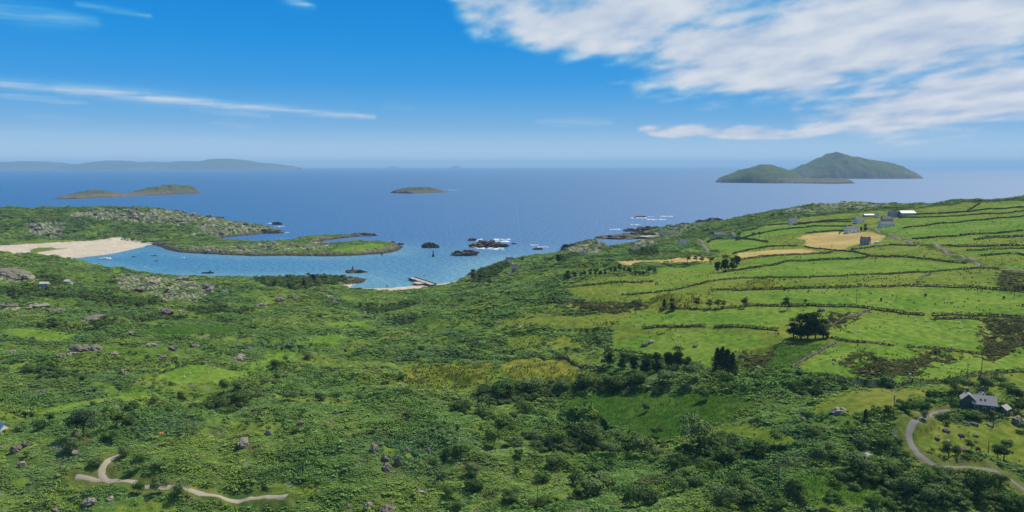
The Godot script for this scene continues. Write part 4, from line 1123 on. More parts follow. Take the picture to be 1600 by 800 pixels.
func build_rocks() -> void:
	var r := RandomNumberGenerator.new()
	r.seed = 31
	var shapes: Array[ArrayMesh] = []
	for k in 5:
		shapes.append(rock_mesh(60 + k * 3, 9, 0.42))
	var pale := mat("pale rock", lin(0.44, 0.40, 0.33), 0.9)
	pale.albedo_texture = grain(0.02, 0.35, 1.0, 51)
	triplanar(pale, 0.25)
	var grey := mat("grey rock", lin(0.28, 0.25, 0.205), 0.9)
	grey.albedo_texture = pale.albedo_texture
	triplanar(grey, 0.25)
	var places: Array = BOULDERS.duplicate()
	var tries := 0
	while places.size() < 280 and tries < 40000:
		tries += 1
		var d := 240.0 * pow(7.0, r.randf())
		var x := r.randf_range(-0.68, 0.3) * d
		var k := cover_at(x, -d)
		if not (k == 8 or (k == 0 and r.randf() < 0.03 and tone_a.get_noise_2d(x * 0.8, -d * 0.8 + 333.0) > 0.15)):
			continue
		if sample(grid_h, x, -d) < 2.0:
			continue
		var w := r.randf_range(0.003, 0.009) * d
		places.append([x, -d, w, w * r.randf_range(0.35, 0.6)])
	for k in places.size():
		var e: Array = places[k]
		var look := k % 2
		var o := put("boulder", shapes[k % 5], pale if look == 0 else grey)
		o.position = on_ground(e[0], e[1]) + Vector3(0, float(e[3]) * 0.22, 0)
		o.rotation = Vector3(r.randf_range(-0.2, 0.2), r.randf() * TAU, r.randf_range(-0.2, 0.2))
		o.scale = Vector3(float(e[2]) * 1.0, float(e[3]) * 1.35, float(e[2]) * r.randf_range(0.6, 0.9))
		var size: float = e[2]
		var what := "small " if size < 2.2 else "large " if size > 7.0 else ""
		what += "flat " if float(e[3]) < size * 0.36 else "upright " if float(e[3]) > size * 0.62 else "rounded "
		what += ("pale lichen covered boulder " if look == 0 else "weathered grey boulder ") + near_what(e[0], e[1])
		tag(o, what, "boulder", what)
	# rocks standing in the sea
	var wet := mat("sea rock", lin(0.19, 0.165, 0.13), 0.8)
	wet.albedo_texture = grain(0.03, 0.3, 1.0, 52)
	triplanar(wet, 0.06)
	for k in SKERRIES.size():
		var e: Array = SKERRIES[k]
		var o := put("sea_rock", rock_mesh(200 + k * 5, 20, 0.6), wet)
		o.position = Vector3(e[0], float(e[3]) * 0.05, e[1])
		o.scale = Vector3(float(e[2]) * 1.05, float(e[3]) * 1.55, float(e[2]) * 0.5)
		tag(o, SKERRY_LABELS[k], "sea rock", "dark rocks standing in the sea")
	# surf breaking white on them
	var foam := mat("foam", lin(0.78, 0.80, 0.80), 0.9)
	for k in FOAM.size():
		var e: Array = FOAM[k]
		var st := SurfaceTool.new()
		st.begin(Mesh.PRIMITIVE_TRIANGLES)
		for q in 22:
			var w: float = e[2] * r.randf_range(0.03, 0.12)
			var c := Vector3(r.randf_range(-0.45, 0.45) * float(e[2]), r.randf_range(0.15, 0.5), r.randfn() * 0.16 * float(e[2]))
			var n := 7
			for s in n:
				var a0 := TAU * s / n
				var a1 := TAU * (s + 1) / n
				for p in [c + Vector3(0, r.randf_range(0.1, 0.5), 0), c + Vector3(cos(a1) * w, -0.2, sin(a1) * w * 0.5), c + Vector3(cos(a0) * w, -0.2, sin(a0) * w * 0.5)]:
					st.add_vertex(p)
		st.generate_normals()
		var o := put("surf", st.commit(), foam)
		o.position = Vector3(e[0], 0.02, e[1])
		o.set_meta("kind", "stuff")
		tag(o, "white surf breaking on rocks in the blue sea", "surf")

func profile(s: Array, t: float) -> float:
	for k in range(0, s.size() - 2, 2):
		if t <= s[k + 2]:
			var u: float = (t - s[k]) / maxf(s[k + 2] - s[k], 1e-5)
			u = clampf(u, 0.0, 1.0)
			return lerpf(s[k + 1], s[k + 3], u * u * (3.0 - 2.0 * u) * 0.5 + u * 0.5)
	return s[s.size() - 1]

func build_islands() -> void:
	var m := mat("island", Color.WHITE, 0.95, 0.2, true)
	m.albedo_texture = grain(0.03, 0.6, 1.0, 61)
	triplanar(m, 1.0 / 120.0)
	var f := FastNoiseLite.new()
	f.seed = 66
	f.fractal_octaves = 5
	for e in ISLANDS:
		var a := Vector3(e[1], 0, e[2])
		var b := Vector3(e[3], 0, e[4])
		var wide: float = e[5]
		var along := b - a
		var across := Vector3(along.z, 0, -along.x).normalized()
		if across.z > 0.0:
			across = -across
		var far := a.z < -20000.0
		var top := 0.0
		for k in range(1, e[6].size(), 2):
			top = maxf(top, e[6][k])
		var nn := 130
		var mm := 40
		var span := along.length()
		f.frequency = (7.0 if wide > 100.0 else 14.0) / span
		var v := PackedVector3Array()
		var c := PackedColorArray()
		var shift := 0.0 if far else wide * 0.6
		for i in nn + 1:
			var t := float(i) / nn
			var h := profile(e[6], t)
			var end := minf(1.0, 0.25 + 0.75 * sqrt(clampf(h / (0.7 * top), 0.0, 1.0))) * clampf(minf(t, 1.0 - t) * 14.0, 0.15, 1.0)
			for j in mm + 1:
				var q := 2.0 * j / mm - 1.0
				var p := a + along * t + across * (q * wide * end + shift)
				var nz := f.get_noise_2d(p.x, p.z)
				var y := h * pow(maxf(1.0 - q * q, 0.0), 0.7) * (1.0 + shift / -p.z) * (1.0 + nz * (0.14 if wide > 100.0 else 0.34) * minf(1.0, absf(q) * 3.0)) + nz * top * 0.012
				if absf(q) > 0.99:
					y = -4.0
				p.y = y
				v.append(p)
				var green := Color(0.060, 0.098, 0.036).lerp(Color(0.092, 0.122, 0.046), clampf(0.5 + f.get_noise_2d(p.x * 2.3, p.z * 2.3) * 1.3, 0.0, 1.0))
				var rock := Color(0.11, 0.10, 0.085).lerp(Color(0.20, 0.185, 0.15), clampf(0.5 + f.get_noise_2d(p.z * 5.0, p.x * 5.0) * 1.6, 0.0, 1.0))
				var steep := smoothstep(0.10 if wide > 100.0 else 0.26, 0.26 if wide > 100.0 else 0.52, y / top + 0.35 * f.get_noise_2d(p.x * 4.0, p.z * 4.0))
				c.append(rock.lerp(green, steep * (0.75 if wide < 100.0 else 0.95)))
		var n := PackedVector3Array()
		n.resize(v.size())
		var idx := PackedInt32Array()
		for i in nn:
			for j in mm:
				var k := i * (mm + 1) + j
				idx.append_array([k, k + 1, k + mm + 1, k + 1, k + mm + 2, k + mm + 1])
		for i in nn + 1:
			for j in mm + 1:
				var k := i * (mm + 1) + j
				var ei := v[mini(i + 1, nn) * (mm + 1) + j] - v[maxi(i - 1, 0) * (mm + 1) + j]
				var ej := v[i * (mm + 1) + mini(j + 1, mm)] - v[i * (mm + 1) + maxi(j - 1, 0)]
				var x := ei.cross(ej)
				n[k] = (x if x.y > 0.0 else -x).normalized()
		structure("hills" if e[0] == "hills" else "island", arrays_mesh(v, n, c, idx), m)

# ---------------------------------------------------------------- roads
func build_roads() -> void:
	var gravel := mat("gravel", lin(0.40, 0.36, 0.29), 0.95)
	gravel.albedo_texture = grain(0.06, 0.55, 1.0, 71)
	triplanar(gravel, 0.3)
	var tar := mat("worn tarmac", lin(0.21, 0.205, 0.195), 0.9)
	tar.albedo_texture = gravel.albedo_texture
	triplanar(tar, 0.3)
	for e in ROADS:
		var pts := spline(e[2], 1.2)
		var st := SurfaceTool.new()
		st.begin(Mesh.PRIMITIVE_TRIANGLES)
		var prev: Array = []
		for i in pts.size():
			var t := (pts[mini(i + 1, pts.size() - 1)] - pts[maxi(i - 1, 0)]).normalized()
			var row := []
			var half: float = e[1] * 0.5 * (1.0 + 0.12 * tone_b.get_noise_2d(pts[i].x, pts[i].y))
			var mid := ground(pts[i].x, pts[i].y) + 0.16
			for q in 5:
				var s := (q - 2) * 0.5 * half
				var p := pts[i] + Vector2(-t.y, t.x) * s
				row.append(Vector3(p.x, maxf(ground(p.x, p.y) + 0.08, mid - 0.25) if absi(q - 2) < 2 else ground(p.x, p.y) - 0.15, p.y))
			if prev.size():
				for q in 4:
					for p in [prev[q], row[q], prev[q + 1], prev[q + 1], row[q], row[q + 1]]:
						st.add_vertex(p)
			prev = row
		st.generate_normals()
		structure({"track": "track", "drive": "driveway", "lane": "road"}[e[0]], st.commit(), gravel if e[0] == "track" else tar)

# ---------------------------------------------------------------- buildings
func box(size: Vector3, at: Vector3) -> ArrayMesh:
	var b := BoxMesh.new()
	b.size = size
	var st := SurfaceTool.new()
	st.append_from(b, 0, Transform3D(Basis.IDENTITY, at))
	return st.commit()

func gable_wall(l: float, w: float, h: float, rise: float) -> ArrayMesh:
	var st := SurfaceTool.new()
	st.begin(Mesh.PRIMITIVE_TRIANGLES)
	st.set_smooth_group(-1)
	var x := l * 0.5
	var z := w * 0.5
	var quad := func(a: Vector3, b: Vector3, c: Vector3, d: Vector3) -> void:
		for p in [a, b, c, a, c, d]:
			st.add_vertex(p)
	for s in [-1.0, 1.0]:
		quad.call(Vector3(-x, -1.5, z * s), Vector3(x, -1.5, z * s), Vector3(x, h, z * s), Vector3(-x, h, z * s))
		quad.call(Vector3(x * s, -1.5, -z), Vector3(x * s, -1.5, z), Vector3(x * s, h, z), Vector3(x * s, h, -z))
		for p in [Vector3(x * s, h, -z), Vector3(x * s, h, z), Vector3(x * s, h + rise, 0)]:
			st.add_vertex(p)
	st.generate_normals()
	return st.commit()

func roof_slab(l: float, w: float, h: float, rise: float, side: float, over := 0.3) -> ArrayMesh:
	var st := SurfaceTool.new()
	st.begin(Mesh.PRIMITIVE_TRIANGLES)
	st.set_smooth_group(-1)
	var x := l * 0.5 + over
	var z := w * 0.5
	var slope := rise / z
	var top := Vector3(0, h + rise + 0.05, 0)
	var low := Vector3(0, h - slope * over + 0.05, (z + over) * side)
	var up := Vector3(0, 0.16, 0)
	var c: Array[Vector3] = []
	for dy in [Vector3.ZERO, up]:
		for p in [top + dy, low + dy]:
			c.append(p - Vector3(x, 0, 0))
			c.append(p + Vector3(x, 0, 0))
	for f in [[0, 1, 3, 2], [4, 6, 7, 5], [0, 4, 5, 1], [2, 3, 7, 6], [0, 2, 6, 4], [1, 5, 7, 3]]:
		for k in [0, 1, 2, 0, 2, 3]:
			st.add_vertex(c[f[k]])
	st.generate_normals()
	return st.commit()

func opening(parent: Node3D, called: String, at: Vector3, w: float, h: float, facing: Vector3, glass: Material, frame: Material) -> void:
	var along := Vector3(absf(facing.z), 0, absf(facing.x))
	var f := put(called, box(along * w + Vector3(0, h, 0) + facing.abs() * 0.1, at + facing * 0.03), frame, parent)
	put("pane" if called == "window" else "panel", box(along * (w - 0.24) + Vector3(0, h - 0.24, 0) + facing.abs() * 0.1, at + facing * 0.06), glass, f)

func house(called: String, at: Vector3, turn: float, l: float, w: float, h: float, rise: float, wall: Material, roof: Material, label: String, chimneys := 2, windows := 3) -> Node3D:
	var o := thing(called, at, turn, label, "shed" if called == "shed" else "barn" if called == "barn" else "house", "houses above the bay")
	put("wall", gable_wall(l, w, h, rise), wall, o)
	for s in [-1.0, 1.0]:
		var rf := put("roof", roof_slab(l, w, h, rise, s), roof, o)
		if s > 0.0:
			for k in chimneys:
				put("chimney", box(Vector3(0.9, 1.5, 0.7), Vector3((l * 0.5 - 0.6) * (1 - 2 * k), h + rise + 0.5, 0)), wall, rf)
	var glass := mat("window glass", lin(0.03, 0.035, 0.04), 0.12, 0.5)
	var white := mat("white paint", lin(0.48, 0.48, 0.46), 0.6)
	var door := mat("door paint", lin(0.12, 0.05, 0.04), 0.6)
	for k in windows:
		var x := (k - (windows - 1) * 0.5) * l / windows
		if k == windows / 2 and windows > 1:
			opening(o, "door", Vector3(x, 1.0, w * 0.5), 1.1, 2.1, Vector3.BACK, door, white)
		else:
			opening(o, "window", Vector3(x, h * 0.56, w * 0.5), 1.3, 1.3, Vector3.BACK, glass, white)
	if windows > 0:
		opening(o, "window", Vector3(l * 0.5, h * 0.56, 0.6), 1.1, 1.2, Vector3.RIGHT, glass, white)
		opening(o, "window", Vector3(-l * 0.5, h * 0.56, 0.6), 1.1, 1.2, Vector3.LEFT, glass, white)
	return o

func build_houses() -> void:
	var white := mat("whitewash", lin(0.74, 0.71, 0.65), 0.85)
	var grey := mat("grey render", lin(0.33, 0.33, 0.32), 0.9)
	var pink := mat("pink render", lin(0.58, 0.42, 0.34), 0.9)
	var slate := mat("slate roof", lin(0.115, 0.12, 0.13), 0.7)
	slate.albedo_texture = grain(0.08, 0.6, 1.0, 81)
	triplanar(slate, 0.5)
	var zinc := mat("pale sheet roof", lin(0.33, 0.34, 0.33), 0.6)
	var tin := mat("white sheet roof", lin(0.56, 0.56, 0.55), 0.5)
	for k in HOUSES.size():
		var e: Array = HOUSES[k]
		var kind: String = e[0]
		var at := on_ground(e[1], e[2])
		var l: float = e[3] * 0.88
		var turn := deg_to_rad(float(e[4]))
		if kind == "cottage_long":
			house("house", at, turn, l, 7.0, 3.0, 2.8, white, slate, HOUSE_LABELS[k], 2, 5)
		elif kind == "house_grey":
			house("house", at, turn, l, 8.0, 4.0, 3.4, grey, slate, HOUSE_LABELS[k], 2, 3)
		elif kind == "house_pink":
			house("house", at, turn, l, 7.0, 4.4, 3.0, pink, slate, HOUSE_LABELS[k], 1, 3)
		elif kind == "house_gable":
			house("house", at, turn, l * 0.9, 8.5, 3.6, 4.2, grey, slate, HOUSE_LABELS[k], 2, 3)
		elif kind == "shed_long" or kind == "shed_white":
			house("shed", at, turn, l * 0.8, 5.0, 2.2, 1.2, grey, tin if kind == "shed_long" else zinc, HOUSE_LABELS[k], 0, 2)
		else:
			house("house", at, turn, l, minf(l * 0.6, 8.0), 3.8 if k % 2 == 0 else 4.6, 3.0, white, slate, HOUSE_LABELS[k], 2, 3)
	# barn with a long white roof
	var b := house("barn", on_ground(BARN_AT.x + 6.0, BARN_AT.z), deg_to_rad(4.0), 19.0, 11.0, 3.2, 2.6, grey, tin, "long barn with a bright white roof above the green fields", 0, 3)
	b.set_meta("category", "barn")
	house("barn", on_ground(BARN_AT.x - 9.0, BARN_AT.z - 6.0), deg_to_rad(88.0), 10.0, 9.0, 5.0, 3.6, grey, slate, "grey gabled barn standing at the end of the white roofed barn", 0, 2)
	# stone cottage with its wing and chimneys
	var stone := mat("cottage stone", lin(0.145, 0.14, 0.13), 0.9)
	stone.albedo_texture = grain(0.06, 0.5, 1.0, 82)
	triplanar(stone, 0.6)
	var tiles := mat("cottage slates", lin(0.38, 0.38, 0.365), 0.75)
	tiles.albedo_texture = grain(0.09, 0.62, 1.0, 83)
	triplanar(tiles, 0.7)
	var ct := house("stone_cottage", on_ground(COTTAGE_AT.x + 0.6, COTTAGE_AT.z), deg_to_rad(-24.0), 8.6, 6.6, 3.0, 2.9, stone, tiles, "dark stone cottage with a pale slate roof beside the lawn", 0, 3)
	ct.remove_meta("group")
	ct.scale = Vector3.ONE * 0.86
	var glass := mat("window glass", lin(0.03, 0.035, 0.04), 0.12, 0.5)
	var paint := mat("white paint", lin(0.48, 0.48, 0.46), 0.6)
	var lead := mat("lead flashing", lin(0.10, 0.10, 0.10), 0.6)
	var wing := put("wing", gable_wall(5.4, 5.0, 4.0, 2.4), stone, ct)
	wing.transform = Transform3D(Basis(Vector3.UP, PI / 2), Vector3(-5.6, 0, -0.2))
	for s in [-1.0, 1.0]:
		put("roof", roof_slab(5.4, 5.0, 4.0, 2.4, s, 0.25), tiles, wing)
	put("chimney", box(Vector3(1.3, 2.4, 0.9), Vector3(2.2, 6.6, 0)), stone, wing)
	var back := put("rear_gable", gable_wall(4.6, 4.4, 3.2, 3.0), stone, ct)
	back.transform = Transform3D(Basis(Vector3.UP, PI / 2), Vector3(0.2, 0, -4.8))
	for s in [-1.0, 1.0]:
		put("roof", roof_slab(4.6, 4.4, 3.2, 3.0, s, 0.25), tiles, back)
	put("chimney", box(Vector3(0.8, 2.2, 1.0), Vector3(1.8, 6.8, 0)), stone, back)
	for x in [-1.2, 0.3]:
		var sky := put("skylight", box(Vector3(0.75, 0.08, 0.95), Vector3.ZERO), lead, ct)
		sky.transform = Transform3D(Basis(Vector3.RIGHT, atan2(2.9, 3.3)), Vector3(x, 4.62, 1.75))
		put("pane", box(Vector3(0.6, 0.06, 0.8), Vector3(0, 0.05, 0)), glass, sky)
	var sh := house("shed", on_ground(SHED_AT.x, SHED_AT.z), deg_to_rad(35.0), 3.6, 3.0, 1.7, 1.1, stone, tiles, "small gabled garden shed beside the stone cottage", 0, 1)
	sh.remove_meta("group")
	# garden pavilion with a grey roof
	var gz := thing("garden_pavilion", on_ground(GAZEBO_AT.x, GAZEBO_AT.z), 0.3, "small garden pavilion with a pale grey hipped roof among bushes", "pavilion")
	var st := SurfaceTool.new()
	st.begin(Mesh.PRIMITIVE_TRIANGLES)
	st.set_smooth_group(-1)
	var hip := [Vector3(-2.1, 2.0, 1.6), Vector3(2.1, 2.0, 1.6), Vector3(2.1, 2.0, -1.6), Vector3(-2.1, 2.0, -1.6), Vector3(-0.5, 3.1, 0), Vector3(0.5, 3.1, 0)]
	for f in [[0, 4, 1], [1, 4, 5], [1, 5, 2], [2, 5, 3], [3, 5, 4], [3, 4, 0], [0, 1, 2], [0, 2, 3]]:
		for q in f:
			st.add_vertex(hip[q])
	st.generate_normals()
	put("roof", st.commit(), mat("felt roof", lin(0.24, 0.25, 0.27), 0.7), gz)
	var timber := mat("timber", lin(0.20, 0.14, 0.09), 0.85)
	for x in [-1.8, 1.8]:
		for z in [-1.3, 1.3]:
			put("post", box(Vector3(0.16, 2.6, 0.16), Vector3(x, 0.7, z)), timber, gz)
	put("back_wall", box(Vector3(3.5, 2.4, 0.1), Vector3(0, 0.7, -1.2)), paint, gz)
	put("bench", box(Vector3(3.0, 0.45, 0.5), Vector3(0, 0.3, -0.85)), timber, gz)
	# hut with a blue roof
	var hut := house("hut", on_ground(HUT_AT.x - 1.0, HUT_AT.z), deg_to_rad(-10.0), 5.6, 4.6, 2.4, 1.8, mat("cream render", lin(0.55, 0.50, 0.40), 0.9), mat("blue roof", lin(0.05, 0.14, 0.30), 0.5), "cream hut with a blue sheet roof beside a pale yard", 0, 3)
	hut.remove_meta("group")
	hut.set_meta("category", "hut")
	# orange tent
	var tent := thing("tent", on_ground(TENT_AT.x, TENT_AT.z), 0.5, "small orange ridge tent pitched in the green bracken", "tent")
	tent.position.y += 0.4
	tent.scale = Vector3.ONE * 0.5
	st = SurfaceTool.new()
	st.begin(Mesh.PRIMITIVE_TRIANGLES)
	st.set_smooth_group(-1)
	for s in [-1.0, 1.0]:
		for p in [Vector3(-1.5, 1.5, 0), Vector3(1.5, 1.5, 0), Vector3(1.7, -0.4, 1.2 * s), Vector3(-1.5, 1.5, 0), Vector3(1.7, -0.4, 1.2 * s), Vector3(-1.7, -0.4, 1.2 * s)]:
			st.add_vertex(p)
		for p in [Vector3(1.5 * s, 1.5, 0), Vector3(1.7 * s, -0.4, 1.2), Vector3(1.7 * s, -0.4, -1.2)]:
			st.add_vertex(p)
	st.generate_normals()
	put("flysheet", st.commit(), mat("orange nylon", lin(0.70, 0.18, 0.05), 0.6), tent)
	var pole_mesh := SurfaceTool.new()
	pole_mesh.begin(Mesh.PRIMITIVE_TRIANGLES)
	tube(pole_mesh, Vector3(1.52, -0.4, 0), Vector3(1.52, 1.65, 0), 0.03, 0.03)
	pole_mesh.generate_normals()
	put("tent_pole", pole_mesh.commit(), lead, tent)
	# white van by the gabled house
	var van := thing("van", on_ground(VAN_AT.x, VAN_AT.z), 0.1, "white van parked beside the grey gabled house", "van")
	put("body", box(Vector3(4.8, 1.5, 1.9), Vector3(0, 1.3, 0)), mat("van paint", lin(0.75, 0.75, 0.75), 0.35, 0.5), van)
	put("cab", box(Vector3(1.2, 0.9, 1.85), Vector3(2.9, 0.95, 0)), mat("van paint", Color.WHITE), van)
	put("windscreen", box(Vector3(0.1, 0.7, 1.6), Vector3(2.45, 1.72, 0)), glass, van)
	for x in [-1.5, 2.4]:
		for z in [-0.85, 0.85]:
			var w := SurfaceTool.new()
			w.begin(Mesh.PRIMITIVE_TRIANGLES)
			tube(w, Vector3(x, 0.4, z - 0.12), Vector3(x, 0.4, z + 0.14), 0.38, 0.38, 10)
			w.generate_normals()
			put("wheel", w.commit(), lead, van)
	# stone quay
	var q := thing("quay", Vector3(PIER_A.x, 0, PIER_A.z), 0.0, "stone quay with a dark sea wall reaching into the bay", "quay")
	var run := PIER_B - PIER_A
	q.rotation.y = atan2(-run.z, run.x)
	var ql := run.length()
	var conc := mat("quay concrete", lin(0.46, 0.43, 0.38), 0.9)
	conc.albedo_texture = grain(0.03, 0.6, 1.0, 84)
	triplanar(conc, 0.15)
	var dark := mat("quay wall", lin(0.10, 0.095, 0.085), 0.9)
	put("sea_wall", box(Vector3(ql, 6.0, 8.0), Vector3(ql * 0.5, -0.2, 0)), dark, q)
	put("deck", box(Vector3(ql - 1.0, 0.3, 7.0), Vector3(ql * 0.5, 2.95, 0.3)), conc, q)
	put("parapet", box(Vector3(ql, 1.2, 0.8), Vector3(ql * 0.5, 3.4, -3.55)), dark, q)
	put("slipway", box(Vector3(16.0, 1.0, 9.0), Vector3(ql * 0.62, 1.9, 8.4)), conc, q)
	for k in 4:
		put("bollard", box(Vector3(0.6, 0.8, 0.6), Vector3(3.0 + k * ql * 0.24, 3.5, 3.2)), dark, q)

# ---------------------------------------------------------------- poles, boats, sheep
func build_poles() -> void:
	var wood := mat("pole wood", lin(0.085, 0.070, 0.055), 0.9)
	var china := mat("insulator", lin(0.5, 0.48, 0.45), 0.4)
	for k in POLES.size():
		var e: Array = POLES[k]
		var h: float = e[2]
		var o := thing("utility_pole", on_ground(e[0], e[1]), 0.3 + 0.2 * (k % 3), POLE_LABELS[k], "utility pole", "wooden utility poles")
		var st := SurfaceTool.new()
		st.begin(Mesh.PRIMITIVE_TRIANGLES)
		tube(st, Vector3(0, -0.6, 0), Vector3(0, h, 0), 0.17, 0.12, 8)
		st.generate_normals()
		put("pole", st.commit(), wood, o)
		if k in [1, 3, 4, 5, 6, 8]:
			put("crossarm", box(Vector3(1.8, 0.14, 0.12), Vector3(0, h - 0.35, 0.16)), wood, o)
			for x in [-0.8, 0.0, 0.8]:
				put("insulator", box(Vector3(0.12, 0.22, 0.12), Vector3(x, h - 0.17 + (0.2 if x == 0.0 else 0.0), 0.16)), china, o)

func hull_mesh(l: float, w: float, h: float) -> ArrayMesh:
	var st := SurfaceTool.new()
	st.begin(Mesh.PRIMITIVE_TRIANGLES)
	var n := 12
	var ring := func(i: int) -> Array:
		var t := float(i) / n
		var b := w * 0.5 * (pow(sin(PI * clampf(0.12 + t * 0.55, 0.0, 1.0)), 0.8) if t < 0.69 else pow(maxf(1.0 - (t - 0.69) / 0.31, 0.0), 0.6))
		b = maxf(b, 0.02)
		var sheer := h * (1.0 + 0.35 * t * t)
		var x := (t - 0.5) * l
		return [Vector3(x, sheer, -b), Vector3(x, 0.0, -b * 0.8), Vector3(x, -h * 0.5, 0), Vector3(x, 0.0, b * 0.8), Vector3(x, sheer, b), Vector3(x, sheer - 0.12, 0)]
	for i in n:
		var a: Array = ring.call(i)
		var b: Array = ring.call(i + 1)
		for q in 6:
			for p in [a[q], b[q], a[(q + 1) % 6], a[(q + 1) % 6], b[q], b[(q + 1) % 6]]:
				st.add_vertex(p)
	var s: Array = ring.call(0)
	for q in range(1, 5):
		for p in [s[0], s[q], s[q + 1]]:
			st.add_vertex(p)
	st.generate_normals()
	return st.commit()

func build_boats() -> void:
	var paints := {"yacht": mat("boat white", lin(0.75, 0.75, 0.74), 0.4), "boat_dark": mat("boat navy", lin(0.03, 0.04, 0.06), 0.5), "boat_blue": mat("boat blue", lin(0.04, 0.07, 0.14), 0.5), "boat_white": mat("boat white", Color.WHITE), "trawler": mat("boat black", lin(0.02, 0.022, 0.03), 0.5)}
	var grey := mat("boat grey", lin(0.25, 0.25, 0.25), 0.5)
	var glass := mat("window glass", lin(0.03, 0.035, 0.04), 0.12, 0.5)
	for k in BOATS.size():
		var e: Array = BOATS[k]
		var kind: String = e[0]
		var l: float = e[3]
		var o := thing({"yacht": "sailing_yacht", "trawler": "fishing_boat"}.get(kind, "small_boat"), Vector3(e[1], 0.05, e[2]), [0.1, 2.9, 0.25, -0.2, 0.3, 0.08, 0.4, 0.2][k], BOAT_LABELS[k], "boat", "boats moored in the bay")
		var w := l * 0.28
		var h := l * 0.085
		put("hull", hull_mesh(l, w, h), paints[kind], o)
		if kind == "yacht":
			put("cabin", box(Vector3(l * 0.35, l * 0.06, w * 0.5), Vector3(0, h + l * 0.03, 0)), paints[kind], o)
			var st := SurfaceTool.new()
			st.begin(Mesh.PRIMITIVE_TRIANGLES)
			tube(st, Vector3(l * 0.08, h, 0), Vector3(l * 0.08, h + l * 0.95, 0), 0.14, 0.09)
			st.generate_normals()
			put("mast", st.commit(), grey, o)
			put("boom", box(Vector3(l * 0.36, 0.3, 0.3), Vector3(-l * 0.11, h + l * 0.13, 0)), grey, o)
		elif kind == "trawler":
			put("wheelhouse", box(Vector3(l * 0.16, l * 0.17, w * 0.6), Vector3(l * 0.22, h + l * 0.09, 0)), grey, o)
			put("window", box(Vector3(l * 0.165, l * 0.05, w * 0.5), Vector3(l * 0.22, h + l * 0.13, 0)), glass, o)
			put("mast", box(Vector3(0.25, l * 0.38, 0.25), Vector3(l * 0.12, h + l * 0.19, 0)), grey, o)
			put("gantry", box(Vector3(0.3, l * 0.16, w * 0.7), Vector3(-l * 0.36, h + l * 0.08, 0)), grey, o)
		else:
			put("cuddy", box(Vector3(l * 0.22, l * 0.1, w * 0.5), Vector3(l * 0.15, h + l * 0.05, 0)), grey if kind != "boat_white" else paints[kind], o)
	var iron := mat("perch iron", lin(0.025, 0.03, 0.03), 0.7)
	for k in PERCHES.size():
		var e: Array = PERCHES[k]
		var h: float = e[2]
		var o := thing("channel_beacon", Vector3(e[0], 0, e[1]), 0.0, ["tall dark beacon standing in the channel between the skerries", "small dark beacon beside the grassy spit", "stubby dark beacon on a low rock in the bay"][k], "beacon", "channel beacons")
		var st := SurfaceTool.new()
		st.begin(Mesh.PRIMITIVE_TRIANGLES)
		tube(st, Vector3(0, -2, 0), Vector3(0, h * 0.35, 0), 2.4, 1.8, 10)
		st.generate_normals()
		put("base", st.commit(), iron, o)
		st = SurfaceTool.new()
		st.begin(Mesh.PRIMITIVE_TRIANGLES)
		tube(st, Vector3(0, h * 0.35, 0), Vector3(0, h * 0.8, 0), 1.0, 0.8, 8)
		st.generate_normals()
		put("column", st.commit(), iron, o)
		put("topmark", box(Vector3(1.4, h * 0.2, 1.4), Vector3(0, h * 0.9, 0)), iron, o)

func beast_mesh() -> ArrayMesh:
	var st := SurfaceTool.new()
	var ball := SphereMesh.new()
	ball.radial_segments = 10
	ball.rings = 6
	st.append_from(ball, 0, Transform3D(Basis.from_scale(Vector3(1.15, 0.72, 0.62)), Vector3(0, 0.66, 0)))
	st.append_from(ball, 0, Transform3D(Basis.from_euler(Vector3(0, 0, -0.5)) * Basis.from_scale(Vector3(0.46, 0.3, 0.28)), Vector3(0.66, 0.78, 0)))
	for x in [-0.36, 0.36]:
		for z in [-0.17, 0.17]:
			st.append_from(ball, 0, Transform3D(Basis.from_scale(Vector3(0.14, 0.75, 0.14)), Vector3(x, 0.3, z)))
	return st.commit()

func build_animals() -> void:
	var r := RandomNumberGenerator.new()
	r.seed = 91
	var mesh := beast_mesh()
	var wool := mat("wool", lin(0.52, 0.50, 0.44), 0.95)
	var hide := mat("hide", lin(0.03, 0.025, 0.02), 0.8)
	for f in [[4, 14, 1.0, "in the big pasture with the cows"], [6, 16, 1.0, "in the pasture below the long thick bank"], [5, 7, 1.0, "in the pasture beside the pine clump"], [7, 5, 1.0, "in the heathy pasture"], [38, 6, 1.0, "in the pasture above the conifers"], [62, 5, 1.0, "in the small field by the slabs"], [63, 7, 1.0, "in the bright field under the rocky slope"], [64, 3, 1.0, "in the small valley field"], [15, 6, 1.0, "in the wide pasture by the lane"], [4, 5, -1.0, ""]]:
		var flat: Array = FIELDS[f[0]][1]
		var q := PackedVector2Array()
		var lo := Vector2(1e9, 1e9)
		var hi := -lo
		for k in flat.size() / 2:
			var p := Vector2(flat[k * 2], flat[k * 2 + 1])
			q.append(p)
			lo = lo.min(p)
			hi = hi.max(p)
		var cow: bool = f[2] < 0.0
		var made := 0
		while made < f[1]:
			var p := Vector2(r.randf_range(lo.x, hi.x), r.randf_range(lo.y, hi.y))
			if not Geometry2D.is_point_in_polygon(p, q):
				continue
			made += 1
			var o := put("cow" if cow else "sheep", mesh, hide if cow else wool)
			o.position = on_ground(p.x, p.y) - Vector3(0, 0.04, 0)
			o.rotation.y = r.randf() * TAU
			o.scale = Vector3.ONE * (1.9 if cow else r.randf_range(0.8, 1.05))
			if cow:
				tag(o, "dark cow grazing in the big green pasture", "cow", "dark cows in the pasture")
			else:
				tag(o, "white sheep grazing " + String(f[3]), "sheep", "white sheep " + String(f[3]))

